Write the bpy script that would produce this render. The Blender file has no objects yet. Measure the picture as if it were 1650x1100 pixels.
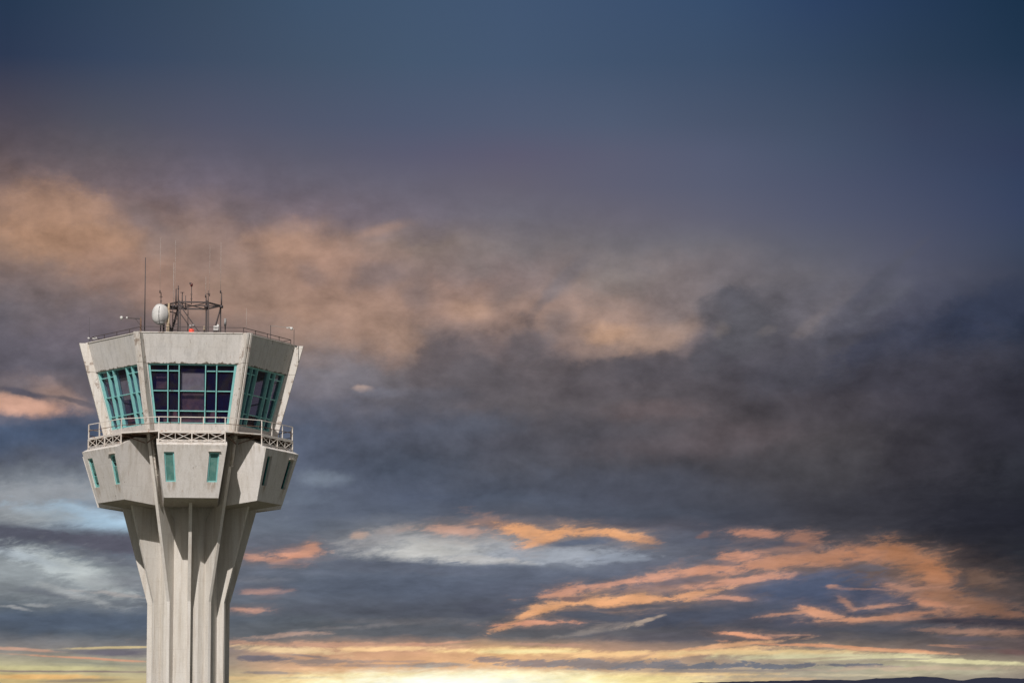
import bpy, math, random
from math import sin, cos, tan, pi, radians, sqrt
from mathutils import Vector, Matrix
random.seed(7)
sc = bpy.context.scene
col = sc.collection

# ------------------------------------------------------------------ helpers
def lin(c):
    r = []
    for v in c[:3]:
        v = v / 255.0
        r.append(v / 12.92 if v <= .04045 else ((v + .055) / 1.055) ** 2.4)
    return (r[0], r[1], r[2], 1.0)

def tag(o, label=None, cat=None, group=None, kind=None):
    if label: o['label'] = label
    if cat: o['category'] = cat
    if group: o['group'] = group
    if kind: o['kind'] = kind
    return o

def empty(name, loc=(0, 0, 0), rz=0, parent=None):
    o = bpy.data.objects.new(name, None)
    col.objects.link(o)
    o.location = loc
    o.rotation_euler = (0, 0, rz)
    o.empty_display_size = .3
    if parent: o.parent = parent
    return o

class MB:
    def __init__(s):
        s.v = []; s.f = []; s.m = []; s.sm = []
    def face(s, pts, m=0, smooth=False):
        i = len(s.v)
        s.v += [tuple(p) for p in pts]
        s.f.append(tuple(range(i, i + len(pts)))); s.m.append(m); s.sm.append(smooth)
    def poly(s, vs, fs, m=0, smooth=False):
        i = len(s.v)
        s.v += [tuple(p) for p in vs]
        for f in fs:
            s.f.append(tuple(i + k for k in f)); s.m.append(m); s.sm.append(smooth)
    def hexa(s, b, t, m=0):
        """solid between polygon b and polygon t (same vertex count)"""
        n = len(b)
        fs = [tuple(range(n))[::-1], tuple(range(n, 2 * n))]
        for k in range(n):
            j = (k + 1) % n
            fs.append((k, j, n + j, n + k))
        s.poly(list(b) + list(t), fs, m)
    def box(s, x0, x1, y0, y1, z0, z1, m=0):
        s.hexa([(x0, y0, z0), (x1, y0, z0), (x1, y1, z0), (x0, y1, z0)],
               [(x0, y0, z1), (x1, y0, z1), (x1, y1, z1), (x0, y1, z1)], m)
    def bar(s, a, b, w=.04, h=None, m=0, up=None):
        a = Vector(a); b = Vector(b); h = h or w
        d = (b - a).normalized()
        u = Vector(up) if up else (Vector((0, 0, 1)) if abs(d.z) < .9 else Vector((0, 1, 0)))
        x = d.cross(u).normalized(); y = x.cross(d).normalized()
        c = [(-w / 2, -h / 2), (w / 2, -h / 2), (w / 2, h / 2), (-w / 2, h / 2)]
        s.hexa([a + x * p + y * q for p, q in c], [b + x * p + y * q for p, q in c], m)
    def tube(s, pts, r=.03, n=8, m=0, r2=None):
        P = [Vector(p) for p in pts]; r2 = r if r2 is None else r2
        rings = []
        for i, p in enumerate(P):
            d = (P[min(i + 1, len(P) - 1)] - P[max(i - 1, 0)]).normalized()
            u = Vector((0, 0, 1)) if abs(d.z) < .9 else Vector((0, 1, 0))
            x = d.cross(u).normalized(); y = x.cross(d).normalized()
            rr = r + (r2 - r) * i / max(1, len(P) - 1)
            rings.append([p + x * rr * cos(2 * pi * k / n) + y * rr * sin(2 * pi * k / n) for k in range(n)])
        vs = [q for g in rings for q in g]; fs = []
        for i in range(len(P) - 1):
            for k in range(n):
                j = (k + 1) % n
                fs.append((i * n + k, i * n + j, (i + 1) * n + j, (i + 1) * n + k))
        s.poly(vs, fs, m, True)
        s.poly(rings[0], [tuple(range(n))[::-1]], m); s.poly(rings[-1], [tuple(range(n))], m)
    def lathe(s, prof, c=(0, 0, 0), axis='Z', n=20, m=0, smooth=True):
        """prof = [(r, h)...] along axis"""
        vs = []
        for r, h in prof:
            for k in range(n):
                a = 2 * pi * k / n
                p = (r * cos(a), r * sin(a), h)
                if axis == 'X': p = (h, r * cos(a), r * sin(a))
                if axis == 'Y': p = (r * cos(a), h, r * sin(a))
                vs.append((p[0] + c[0], p[1] + c[1], p[2] + c[2]))
        fs = []
        for i in range(len(prof) - 1):
            for k in range(n):
                j = (k + 1) % n
                fs.append((i * n + k, i * n + j, (i + 1) * n + j, (i + 1) * n + k))
        fs.append(tuple(range(n))[::-1]); fs.append(tuple((len(prof) - 1) * n + k for k in range(n)))
        s.poly(vs, fs, m, smooth)
    def build(s, name, mats, parent=None, loc=(0, 0, 0), rz=0, bevel=0):
        me = bpy.data.meshes.new(name)
        me.from_pydata(s.v, [], s.f)
        if not isinstance(mats, (list, tuple)): mats = [mats]
        for m_ in mats: me.materials.append(m_)
        me.polygons.foreach_set('material_index', s.m)
        me.polygons.foreach_set('use_smooth', s.sm)
        me.update()
        import bmesh
        bm = bmesh.new(); bm.from_mesh(me)
        bmesh.ops.remove_doubles(bm, verts=bm.verts, dist=1e-5)
        bmesh.ops.recalc_face_normals(bm, faces=bm.faces)
        bm.to_mesh(me); bm.free()
        o = bpy.data.objects.new(name, me)
        col.objects.link(o)
        o.location = loc; o.rotation_euler = (0, 0, rz)
        if parent: o.parent = parent
        if bevel:
            b = o.modifiers.new('bevel', 'BEVEL'); b.width = bevel; b.segments = 2; b.limit_method = 'ANGLE'
        return o

def dup(o, parent, rz=None, loc=None):
    c = o.copy(); col.objects.link(c); c.parent = parent
    if rz is not None: c.rotation_euler = (0, 0, rz)
    if loc is not None: c.location = loc
    for ch in list(o.children): dup(ch, c)
    return c

# ------------------------------------------------------------------ materials
def mat(name):
    m = bpy.data.materials.new(name); m.use_nodes = True
    nt = m.node_tree
    return m, nt, nt.nodes['Principled BSDF']
class NT:
    """terse node builder"""
    def __init__(s, nt): s.nt = nt
    def n(s, t, **k):
        x = s.nt.nodes.new(t)
        for a, b in k.items(): setattr(x, a, b)
        return x
    def l(s, a, b): s.nt.links.new(a, b)
    def inp(s, node, i, v):
        if isinstance(v, bpy.types.NodeSocket): s.l(v, node.inputs[i])
        else: node.inputs[i].default_value = v
    def math(s, op, a, b=0.0, c=None, clamp=False):
        x = s.n('ShaderNodeMath', operation=op, use_clamp=clamp)
        s.inp(x, 0, a); s.inp(x, 1, b)
        if c is not None: s.inp(x, 2, c)
        return x.outputs[0]
    def mix(s, f, a, b, mode='MIX'):
        x = s.n('ShaderNodeMix', data_type='RGBA', blend_type=mode)
        s.inp(x, 0, f); s.inp(x, 6, a); s.inp(x, 7, b)
        return x.outputs[2]
    def comb(s, x, y, z):
        c = s.n('ShaderNodeCombineXYZ'); s.inp(c, 0, x); s.inp(c, 1, y); s.inp(c, 2, z)
        return c.outputs[0]
    def noise(s, v, scale, det=5, rough=.55, dist=0.0):
        x = s.n('ShaderNodeTexNoise'); s.l(v, x.inputs['Vector'])
        x.inputs['Scale'].default_value = scale; x.inputs['Detail'].default_value = det
        x.inputs['Roughness'].default_value = rough; x.inputs['Distortion'].default_value = dist
        return x.outputs['Fac']
    def ss(s, v, lo, hi, a=0.0, b=1.0):
        x = s.n('ShaderNodeMapRange', interpolation_type='SMOOTHSTEP'); x.clamp = False
        s.inp(x, 0, v); s.inp(x, 1, lo); s.inp(x, 2, hi); s.inp(x, 3, a); s.inp(x, 4, b)
        return x.outputs[0]

def coords(N, sz=(1, 1, 1)):
    tc = N.n('ShaderNodeTexCoord'); oi = N.n('ShaderNodeObjectInfo')
    r = N.math('MULTIPLY', oi.outputs['Random'], 37.0)
    add = N.n('ShaderNodeVectorMath', operation='ADD'); N.l(tc.outputs['Object'], add.inputs[0])
    N.l(N.comb(r, r, N.math('MULTIPLY', r, 1.7)), add.inputs[1])
    mul = N.n('ShaderNodeVectorMath', operation='MULTIPLY'); N.l(add.outputs[0], mul.inputs[0])
    mul.inputs[1].default_value = sz
    return mul.outputs[0], add.outputs[0]

def concrete(name, base, dark, streak=.5, spots=.6, bump=.25, chips=0.0, lintel=False, joint=.35, drips=False):
    m, nt, B = mat(name); N = NT(nt)
    vs, v = coords(N, (3.2, 3.2, .22))
    s1 = N.noise(vs, 1.6, 6, .62)
    s2 = N.noise(vs, 6.0, 4, .6)
    big = N.noise(v, .55, 4, .6)
    fine = N.noise(v, 14, 6, .7)
    c = N.mix(N.ss(s1, .42, .72), (*base, 1), (*dark, 1))
    c = N.mix(streak, (*base, 1), c)
    c = N.mix(N.math('MULTIPLY', N.ss(s2, .55, .75), .35 * streak), c, (dark[0] * .75, dark[1] * .70, dark[2] * .62, 1))
    c = N.mix(N.math('MULTIPLY', N.ss(big, .4, .72), .28), c, (base[0] * .80, base[1] * .75, base[2] * .66, 1))
    f = N.ss(fine, .3, .7, .93, 1.05)
    c = N.mix(1.0, c, N.comb(f, f, f), 'MULTIPLY')
    # cast board joints, very faint
    tco = N.n('ShaderNodeTexCoord'); sp = N.n('ShaderNodeSeparateXYZ'); N.l(tco.outputs['Object'], sp.inputs[0])
    fr_ = N.math('FRACT', N.math('MULTIPLY', sp.outputs[2], 1 / 1.22))
    jt = N.math('MULTIPLY', N.ss(fr_, .018, .004), N.ss(N.noise(v, .9, 3, .5), .35, .6, .1, joint))
    c = N.mix(jt, c, (dark[0] * .62, dark[1] * .58, dark[2] * .52, 1))
    if drips:       # rust and dirt runs below the small windows
        ax = N.math('ABSOLUTE', N.math('SUBTRACT', N.math('ABSOLUTE', sp.outputs[0]), 1.07))
        dm = N.math('MULTIPLY', N.ss(ax, .30, .12), N.math('MULTIPLY', N.ss(sp.outputs[2], 23.75, 24.5), N.ss(sp.outputs[2], 24.56, 24.50)))
        dm = N.math('MULTIPLY', dm, N.ss(N.noise(vs, 2.2, 5, .6), .42, .62, .1, .75))
        c = N.mix(dm, c, (.30, .215, .14, 1))
        tp = N.math('MULTIPLY', N.ss(sp.outputs[2], 26.0, 26.5), N.ss(N.noise(vs, 1.6, 5, .6), .45, .65, 0, .4))
        c = N.mix(tp, c, (.33, .27, .20, 1))
    # flaked paint and rust spots
    sv, _ = coords(N, (1.0, 1.0, .7))
    sn = N.noise(sv, 2.3, 8, .72, .3)
    spot = N.ss(sn, .70 - .035 * spots, .715 - .03 * spots)
    c = N.mix(N.math('MULTIPLY', spot, .75), c, (.13, .085, .055, 1))
    rs = N.math('MULTIPLY', N.ss(N.noise(vs, 2.7, 5, .6), .64, .76), .45 * spots)
    c = N.mix(rs, c, (.33, .20, .12, 1))
    if chips:
        ch = N.ss(N.noise(v, 2.4, 7, .72), .575, .59)
        c = N.mix(N.math('MULTIPLY', ch, chips), c, (.20, .13, .09, 1))
    if lintel:      # concrete broken away along the window head
        tcl = N.n('ShaderNodeTexCoord'); sl = N.n('ShaderNodeSeparateXYZ'); N.l(tcl.outputs['Object'], sl.inputs[0])
        rg_ = N.noise(v, 3.5, 6, .7)
        lm = N.ss(N.math('SUBTRACT', N.math('MULTIPLY_ADD', rg_, .55, 30.62), sl.outputs[2]), -.012, .012)
        lm = N.math('MULTIPLY', lm, N.ss(sl.outputs[2], 30.80, 30.85))
        c = N.mix(N.math('MULTIPLY', lm, .9), c, (.10, .075, .05, 1))
    N.l(c, B.inputs['Base Color']); B.inputs['Roughness'].default_value = .82
    B.inputs['Specular IOR Level'].default_value = .3
    b = N.n('ShaderNodeBump'); b.inputs['Strength'].default_value = bump; b.inputs['Distance'].default_value = .03
    hh = N.math('SUBTRACT', N.math('ADD', fine, N.math('MULTIPLY', s2, .8)), N.math('MULTIPLY', spot, 1.0))
    N.l(hh, b.inputs['Height']); N.l(b.outputs[0], B.inputs['Normal'])
    return m

def paint(name, base, alt, rough=.5, rust=0.0, metal=0.0, rustcol=(.12, .05, .025)):
    m, nt, B = mat(name); N = NT(nt)
    vs, v = coords(N, (1, 1, .5))
    a = N.noise(v, 3.0, 5, .65)
    c = N.mix(N.ss(a, .35, .7), (*base, 1), (*alt, 1))
    if rust:
        r = N.ss(N.noise(v, 5.0, 6, .7), .66 - .22 * rust, .70 - .18 * rust)
        c = N.mix(N.math('MULTIPLY', r, .85), c, (*rustcol, 1))
    N.l(c, B.inputs['Base Color'])
    N.l(N.ss(a, .3, .7, rough - .08, rough + .12), B.inputs['Roughness'])
    B.inputs['Metallic'].default_value = metal
    b = N.n('ShaderNodeBump'); b.inputs['Strength'].default_value = .15; b.inputs['Distance'].default_value = .01
    N.l(N.noise(v, 30, 4, .6), b.inputs['Height']); N.l(b.outputs[0], B.inputs['Normal'])
    return m

M = {}
M['wall'] = concrete('painted_concrete', (.635, .605, .57), (.51, .475, .43), .8, 1.25, drips=True)
M['cabwall'] = concrete('painted_concrete_cab', (.64, .615, .585), (.48, .46, .435), .8, 1.8, lintel=True)
M['column'] = concrete('painted_concrete_column', (.645, .61, .565), (.50, .44, .37), .85, 1.3, chips=.6)
M['shaft'] = concrete('raw_concrete_shaft', (.59, .56, .51), (.46, .415, .355), .9, .3)
M['rib'] = concrete('raw_concrete_rib', (.62, .59, .54), (.49, .44, .38), .9, .4)
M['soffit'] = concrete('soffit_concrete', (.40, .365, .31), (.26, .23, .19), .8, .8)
M['teal'] = paint('teal_frame_paint', (.25, .56, .54), (.19, .48, .47), .45, .12)
M['teal_dark'] = paint('green_louvre_paint', (.055, .27, .235), (.04, .20, .18), .6, .15)
M['white'] = paint('white_rail_paint', (.70, .655, .60), (.60, .53, .46), .5, .36, rustcol=(.36, .18, .10))
M['rusty'] = paint('rusty_steel', (.20, .12, .08), (.09, .055, .04), .8, .5)
M['dark'] = paint('dark_steel', (.045, .035, .036), (.075, .055, .05), .6, .25)
M['darkwire'] = paint('dark_pole_paint', (.05, .045, .05), (.07, .06, .06), .55)
M['whip'] = paint('white_fibreglass', (.42, .40, .37), (.36, .33, .30), .5)
M['radome'] = paint('radome_white', (.62, .60, .57), (.50, .49, .46), .45, .0)
M['grey'] = paint('grey_metal', (.30, .29, .28), (.22, .21, .20), .5, .2)
M['pipe'] = paint('drain_pipe_paint', (.56, .52, .46), (.42, .36, .30), .6, .35)
M['yellowpole'] = paint('ochre_pole_paint', (.42, .33, .22), (.34, .24, .14), .6, .4)
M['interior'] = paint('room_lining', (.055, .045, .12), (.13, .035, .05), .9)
M['blind'] = paint('roller_blind_cloth', (.56, .55, .50), (.44, .42, .38), .9)
M['screen'] = paint('brown_tinted_screen', (.24, .15, .14), (.12, .08, .09), .7)
M['console'] = paint('console_paint', (.26, .12, .11), (.11, .09, .10), .7)
M['roof'] = paint('roof_bitumen', (.12, .12, .12), (.17, .16, .15), .95)
M['lens'] = paint('dark_red_lens', (.10, .014, .012), (.06, .01, .01), .35)
M['grate'] = paint('deck_grating', (.42, .36, .30), (.28, .21, .16), .8, .3)

def m_glass():
    m, nt, B = mat('dark_window_glass'); N = NT(nt)
    _, v = coords(N)
    a = N.noise(v, .9, 4, .6, .8); b2 = N.noise(v, 2.6, 5, .65, 1.2)
    c = N.mix(N.ss(a, .4, .65), (.012, .012, .07, 1), (.045, .04, .06, 1))
    c = N.mix(N.math('MULTIPLY', N.ss(b2, .6, .68), .7), c, (.12, .025, .04, 1))
    N.l(c, B.inputs['Base Color']); B.inputs['Roughness'].default_value = .06
    B.inputs['IOR'].default_value = 1.5
    tr = N.n('ShaderNodeBsdfTransparent'); tr.inputs[0].default_value = (.78, .74, .84, 1)
    ms = N.n('ShaderNodeMixShader'); ms.inputs[0].default_value = .62
    out = [x for x in nt.nodes if x.type == 'OUTPUT_MATERIAL'][0]
    N.l(B.outputs[0], ms.inputs[1]); N.l(tr.outputs[0], ms.inputs[2]); N.l(ms.outputs[0], out.inputs[0])
    bp = N.n('ShaderNodeBump'); bp.inputs['Strength'].default_value = .05
    N.l(N.noise(v, .8, 2, .5), bp.inputs['Height']); N.l(bp.outputs[0], B.inputs['Normal'])
    return m
M['glass'] = m_glass()
def m_lamp():
    m, nt, B = mat('red_beacon_lens')
    B.inputs['Base Color'].default_value = (.55, .03, .015, 1)
    B.inputs['Emission Color'].default_value = (1, .09, .04, 1)
    B.inputs['Emission Strength'].default_value = .75
    B.inputs['Roughness'].default_value = .3
    return m
M['beacon'] = m_lamp()

def m_louvre():
    m, nt, B = mat('louvre_slats'); N = NT(nt)
    tc = N.n('ShaderNodeTexCoord')
    sp = N.n('ShaderNodeSeparateXYZ'); N.l(tc.outputs['Object'], sp.inputs[0])
    _, v = coords(N)
    c = N.mix(N.ss(N.noise(v, 2.5, 5, .7), .4, .62), (.11, .31, .27, 1), (.20, .39, .34, 1))
    N.l(c, B.inputs['Base Color']); B.inputs['Roughness'].default_value = .6
    return m
M['louvre'] = m_louvre()

# ------------------------------------------------------------------ camera
F = 7000.0; PITCH = .1318; ROLL = -.0017
cam_d = bpy.data.cameras.new('camera'); cam = bpy.data.objects.new('camera', cam_d); col.objects.link(cam)
cam_d.sensor_width = 36; cam_d.lens = F / 1650 * 36; cam_d.clip_end = 60000; cam_d.clip_start = 1
cam.location = (0, 0, 1.7)
cam.matrix_world = Matrix.Translation((0, 0, 1.7)) @ Matrix.Rotation(pi / 2 + PITCH, 4, 'X') @ Matrix.Rotation(-ROLL, 4, 'Z')
sc.camera = cam

TX, TY, TR = -17.39, 233.72, .088

def zpix(y, depth=TY):            # height of something seen on row y (1650 px wide photo) at a distance
    return (1478 - y) * depth / F + 1.7
def lx(x, dl=0.0):                # local x on the roof for a column of the photo, dl metres behind the axis
    d = TY + dl
    return (x - 825) * d / F / 1.0 - TX

# ------------------------------------------------------------------ control tower
tower = empty('control_tower', (TX, TY, 0), TR)
tag(tower, 'tall weathered white concrete airport control tower with flared ribs and teal windows', 'control tower')

Z_K = 18.4; R_K = 2.215; SL = .2750; Z_R = 32.45
def rout(z): return R_K + SL * max(0, z - Z_K)
C30 = cos(radians(30)); S30 = .5

# shaft core (12 sided)
b = MB()
def ring(r, z, n=12, off=15): return [(r * cos(radians(off + 360 / n * k)), r * sin(radians(off + 360 / n * k)), z) for k in range(n)]
b.hexa(ring(1.87, 0), ring(1.87, 23.5))
b.build('shaft', M['shaft'], tower)
b = MB(); b.hexa(ring(3.4, -.2), ring(3.4, .35)); b.build('base_plinth', M['soffit'], tower)

# ribs: canonical one lies along -Y
def rib_mesh(corner):
    b = MB(); t = .088
    if corner:
        prof = [(1.6, .3), (R_K, .3), (R_K, Z_K), (rout(27.3), 27.3), (rout(27.3) - .5, 27.3), (2.4, 23.3), (1.6, 22.5)]
    else:
        prof = [(1.6, .3), (R_K, .3), (R_K, Z_K), (rout(23.55), 23.55), (1.6, 23.55)]
    L = [(-t, -r, z) for r, z in prof]; R = [(t, -r, z) for r, z in prof]
    b.hexa(L, R)
    return b
first = None
for k in range(6):
    a = radians(30 + 60 * k)
    if first is None: first = rib_mesh(True).build('rib', M['rib'], tower, rz=a, bevel=.012)
    else: dup(first, tower, a)
first = None
for k in range(6):
    a = radians(60 * k)
    if first is None: first = rib_mesh(False).build('rib', M['rib'], tower, rz=a, bevel=.012)
    else: dup(first, tower, a)

# lower room boxes, one on each side of the hexagon
ZB, AB, WB = 23.68, 4.89, 1.44
ZT, AT, WT = 26.42, 5.64, 1.86
ZR2, AR2 = 26.98, 4.52
def boxA(z): return AB + (AT - AB) * (z - ZB) / (ZT - ZB)
def boxW(z): return WB + (WT - WB) * (z - ZB) / (ZT - ZB)
def lower_room():
    b = MB()
    # windows: centre x and z range
    zb0, zb1 = 24.50, 26.04
    def wc(z): return 1.08 + (z - zb0) / (zb1 - zb0) * .12
    hw = .27
    def P(x, z, d=0): return (x, -(boxA(z) - d), z)
    # front face as strips around two openings
    def quad(x0b, x1b, x0t, x1t, z0, z1, m=0): b.face([P(x0b, z0), P(x1b, z0), P(x1t, z1), P(x0t, z1)], m)
    quad(-boxW(ZB), boxW(ZB), -boxW(zb0), boxW(zb0), ZB, zb0)
    quad(-boxW(zb1), boxW(zb1), -WT, WT, zb1, ZT)
    quad(-boxW(zb0), -wc(zb0) - hw, -boxW(zb1), -wc(zb1) - hw, zb0, zb1)
    quad(-wc(zb0) + hw, wc(zb0) - hw, -wc(zb1) + hw, wc(zb1) - hw, zb0, zb1)
    quad(wc(zb0) + hw, boxW(zb0), wc(zb1) + hw, boxW(zb1), zb0, zb1)
    for s in (-1, 1):   # reveals
        q = [(s * wc(zb0) - hw, zb0), (s * wc(zb0) + hw, zb0), (s * wc(zb1) + hw, zb1), (s * wc(zb1) - hw, zb1)]
        for i in range(4):
            (xa, za), (xb, zb_) = q[i], q[(i + 1) % 4]
            b.face([P(xa, za), P(xb, zb_), P(xb, zb_, .3), P(xa, za, .3)])
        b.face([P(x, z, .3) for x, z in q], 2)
    # side walls
    AiB, AiT = 2.45, WT * 1.7
    for s in (-1, 1):
        b.face([(s * WB, -AB, ZB), (s * WT, -AT, ZT), (s * WT, -AR2, ZR2), (s * WT, -AiT, ZR2), (s * WB, -AiB, ZB - .27)])
    # sloping roof rim, flat roof, underside
    b.face([(-WT, -AT, ZT), (WT, -AT, ZT), (WT, -AR2, ZR2), (-WT, -AR2, ZR2)])
    b.face([(-WT, -AR2, ZR2), (WT, -AR2, ZR2), (WT, -AiT, ZR2), (-WT, -AiT, ZR2)])
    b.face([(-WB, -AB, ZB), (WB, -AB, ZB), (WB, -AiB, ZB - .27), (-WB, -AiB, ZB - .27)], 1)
    b.face([(-WB, -AiB, ZB - .27), (WB, -AiB, ZB - .27), (WT, -AiT, ZR2), (-WT, -AiT, ZR2)])
    return b, P, wc, hw, zb0, zb1
def louvre_window(s, opening, glazed, P, wc, hw, z0, z1, parent):
    b = MB(); f = .055
    def Q(u, v, d):   # u,v in 0..1 inside the opening
        z = z0 + v * (z1 - z0); return P(s * wc(z) - hw + u * 2 * hw, z, d)
    def member(u0, u1, v0, v1, d0, d1, m=0):
        b.hexa([Q(u0, v0, d0), Q(u1, v0, d0), Q(u1, v0, d1), Q(u0, v0, d1)], [Q(u0, v1, d0), Q(u1, v1, d0), Q(u1, v1, d1), Q(u0, v1, d1)], m)
    fu, fv = .13, .045
    e0, e1 = (.17, .26) if glazed else (.07, .17)
    member(.003, fu, .003, .997, e0, e1); member(1 - fu, .997, .003, .997, e0, e1)
    member(fu, 1 - fu, .003, fv, e0, e1); member(fu, 1 - fu, 1 - fv, .997, e0, e1)
    if glazed:
        b.hexa([Q(fu, fv, .2), Q(1 - fu, fv, .2), Q(1 - fu, fv, .22), Q(fu, fv, .22)], [Q(fu, 1 - fv, .2), Q(1 - fu, 1 - fv, .2), Q(1 - fu, 1 - fv, .22), Q(fu, 1 - fv, .22)], 2)
        return b.build('window', [M['teal_dark'], M['louvre'], M['glass']], parent)
    b.hexa([Q(fu, fv, .18), Q(1 - fu, fv, .18), Q(1 - fu, fv, .19), Q(fu, fv, .19)], [Q(fu, 1 - fv, .18), Q(1 - fu, 1 - fv, .18), Q(1 - fu, 1 - fv, .19), Q(fu, 1 - fv, .19)], 1) if not opening else None
    n = 30
    for i in range(n):
        v = fv + (i + .1) * (1 - 2 * fv) / n; w = (1 - 2 * fv) / n
        if i in opening: continue
        b.hexa([Q(fu, v, .11), Q(1 - fu, v, .11), Q(1 - fu, v + w * .25, .11), Q(fu, v + w * .25, .11)],
               [Q(fu, v + w * .75, .16), Q(1 - fu, v + w * .75, .16), Q(1 - fu, v + w * 1.0, .16), Q(fu, v + w * 1.0, .16)], 1)
    return b.build('louvre_window', [M['teal'], M['louvre']], parent)
room0 = None
for k in range(6):
    bm_, P, wc, hw, z0, z1 = lower_room()
    o = bm_.build('lower_room', [M['wall'], M['soffit'], M['interior']], tower, rz=radians(60 * k), bevel=0)
    op = {5: ((2, 3, 12, 13), (19, 20, 21, 22))}.get(k, ((), ()))
    louvre_window(-1, op[0], k == 1, P, wc, hw, z0, z1, o)
    louvre_window(1, op[1], k == 1, P, wc, hw, z0, z1, o)
    # little lintel hood and rainwater spout
    if k in (0, 1, 5):
        h = MB()
        h.bar(P(wc(z1) - .33, z1 + .05, -.05), P(wc(z1) + .33, z1 + .05, -.05), .10, .035)
        h.build('window_hood', M['pipe'], o)
# inner neck below the balcony and soffit ring
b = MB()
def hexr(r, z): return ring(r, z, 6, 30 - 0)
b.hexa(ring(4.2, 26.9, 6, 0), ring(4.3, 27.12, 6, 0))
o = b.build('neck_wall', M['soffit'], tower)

# balcony deck : 12-gon plate with a hole, steel joists below
ZD, AD, WD = 27.2, 5.34, 1.75
def dpt(k, s, z, A=AD, W=WD):
    a = radians(60 * k); x, y = s * W, -A
    return (x * cos(a) - y * sin(a), x * sin(a) + y * cos(a), z)
outer = [p for k in range(6) for p in ((k, -1), (k, 1))]
b = MB(); n = 12
O0 = [dpt(k, s, ZD - .06) for k, s in outer]; O1 = [dpt(k, s, ZD) for k, s in outer]
I0 = [dpt(k, s, ZD - .06, 3.6, 3.6 * tan(radians(30)) * .9) for k, s in outer]; I1 = [(x, y, ZD) for x, y, z in I0]
for i in range(12):
    j = (i + 1) % 12
    b.face([O1[i], O1[j], I1[j], I1[i]]); b.face([O0[i], O0[j], I0[j], I0[i]]); b.face([O0[i], O0[j], O1[j], O1[i]], 1)
b.build('balcony_deck', [M['grate'], M['white']], tower)
b = MB()
for k in range(6):
    for xx in [-1.5, -.9, -.3, .3, .9, 1.5]:
        a = radians(60 * k)
        def W(x, y, z): return (x * cos(a) - y * sin(a), x * sin(a) + y * cos(a), z)
        b.bar(W(xx, -3.9, ZD - .12), W(xx, -5.28, ZD - .12), .05, .10)
    for s in (-1, 1):
        b.bar(W(s * 1.95, -3.9, ZD - .11), W(s * 2.2, -4.9, ZD - .11), .05, .09)
        b.bar(W(s * 1.8, -5.0, ZD - .2), W(s * 2.35, -4.2, ZD - .55), .05, .05)
    for yy in (-4.35, -4.8, -5.2):
        b.bar(W(-1.75, yy, ZD - .185), W(1.75, yy, ZD - .185), .05, .03)
b.build('deck_joists', M['rusty'], tower)

# truss under each straight run of the balcony
def truss():
    b = MB(); y = -AD + .02; zt, zb = ZD - .10, 26.70
    b.bar((-1.78, y, zt), (1.78, y, zt), .05, .06)
    N_ = 4
    for i in range(N_ + 1):
        x = -1.75 + 3.5 * i / N_
        w = .055 if i % 2 == 0 else .025
        b.bar((x, y, zb - (.12 if i % 2 == 0 else 0)), (x, y, zt), w, w)
    for i in range(N_):
        x0 = -1.75 + 3.5 * i / N_; x1 = x0 + 3.5 / N_
        if i % 2 == 0:
            b.bar((x0, y - .012, zt), (x1, y - .012, zb), .028, .028); b.bar((x0, y + .025, zb), (x1, y + .025, zt), .028, .028)
        else:
            b.bar((x0, y - .012, zb), (x1, y - .012, zt), .028, .028); b.bar((x0, y + .025, zt), (x1, y + .025, zb), .028, .028)
    b.bar((-1.75, y, zb), (1.75, y, zb), .028, .028)
    # sagging cable hung under the truss
    for i in range(4):
        x0 = -1.75 + .875 * i
        pts = [(x0 + .875 * t / 6, y - .03, zb - .03 - .05 * (1 - (t / 3 - 1) ** 2)) for t in range(7)]
        b.tube(pts, .012, 5)
    return b
t0 = None
for k in range(6):
    a = radians(60 * k)
    if t0 is None: t0 = truss().build('balcony_truss', M['white'], tower, rz=a)
    else: dup(t0, tower, a)
def railing():
    rail = MB(); H = .72
    y = -AD + .03
    for x in (-1.75, -.6, .6, 1.75):
        rail.bar((x, y, ZD - .05), (x, y, ZD + H), .048, .048)
    rail.bar((-1.75, y, ZD + H), (1.75, y, ZD + H), .04, .04)
    rail.bar((-1.75, y, ZD + .38), (1.75, y, ZD + .38), .03, .03, 1)
    a = radians(60); x, yy = -1.75, -AD + .03
    nxt = (x * cos(a) - yy * sin(a), x * sin(a) + yy * cos(a))
    rail.bar((1.75, y, ZD + H), (nxt[0], nxt[1], ZD + H), .036, .036)
    rail.bar((1.75, y, ZD + .38), (nxt[0], nxt[1], ZD + .38), .03, .03, 1)
    return rail
r0 = None
for k in range(6):
    a = radians(60 * k)
    if r0 is None: r0 = railing().build('balcony_railing', [M['white'], M['rusty']], tower, rz=a)
    else: dup(r0, tower, a)

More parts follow.
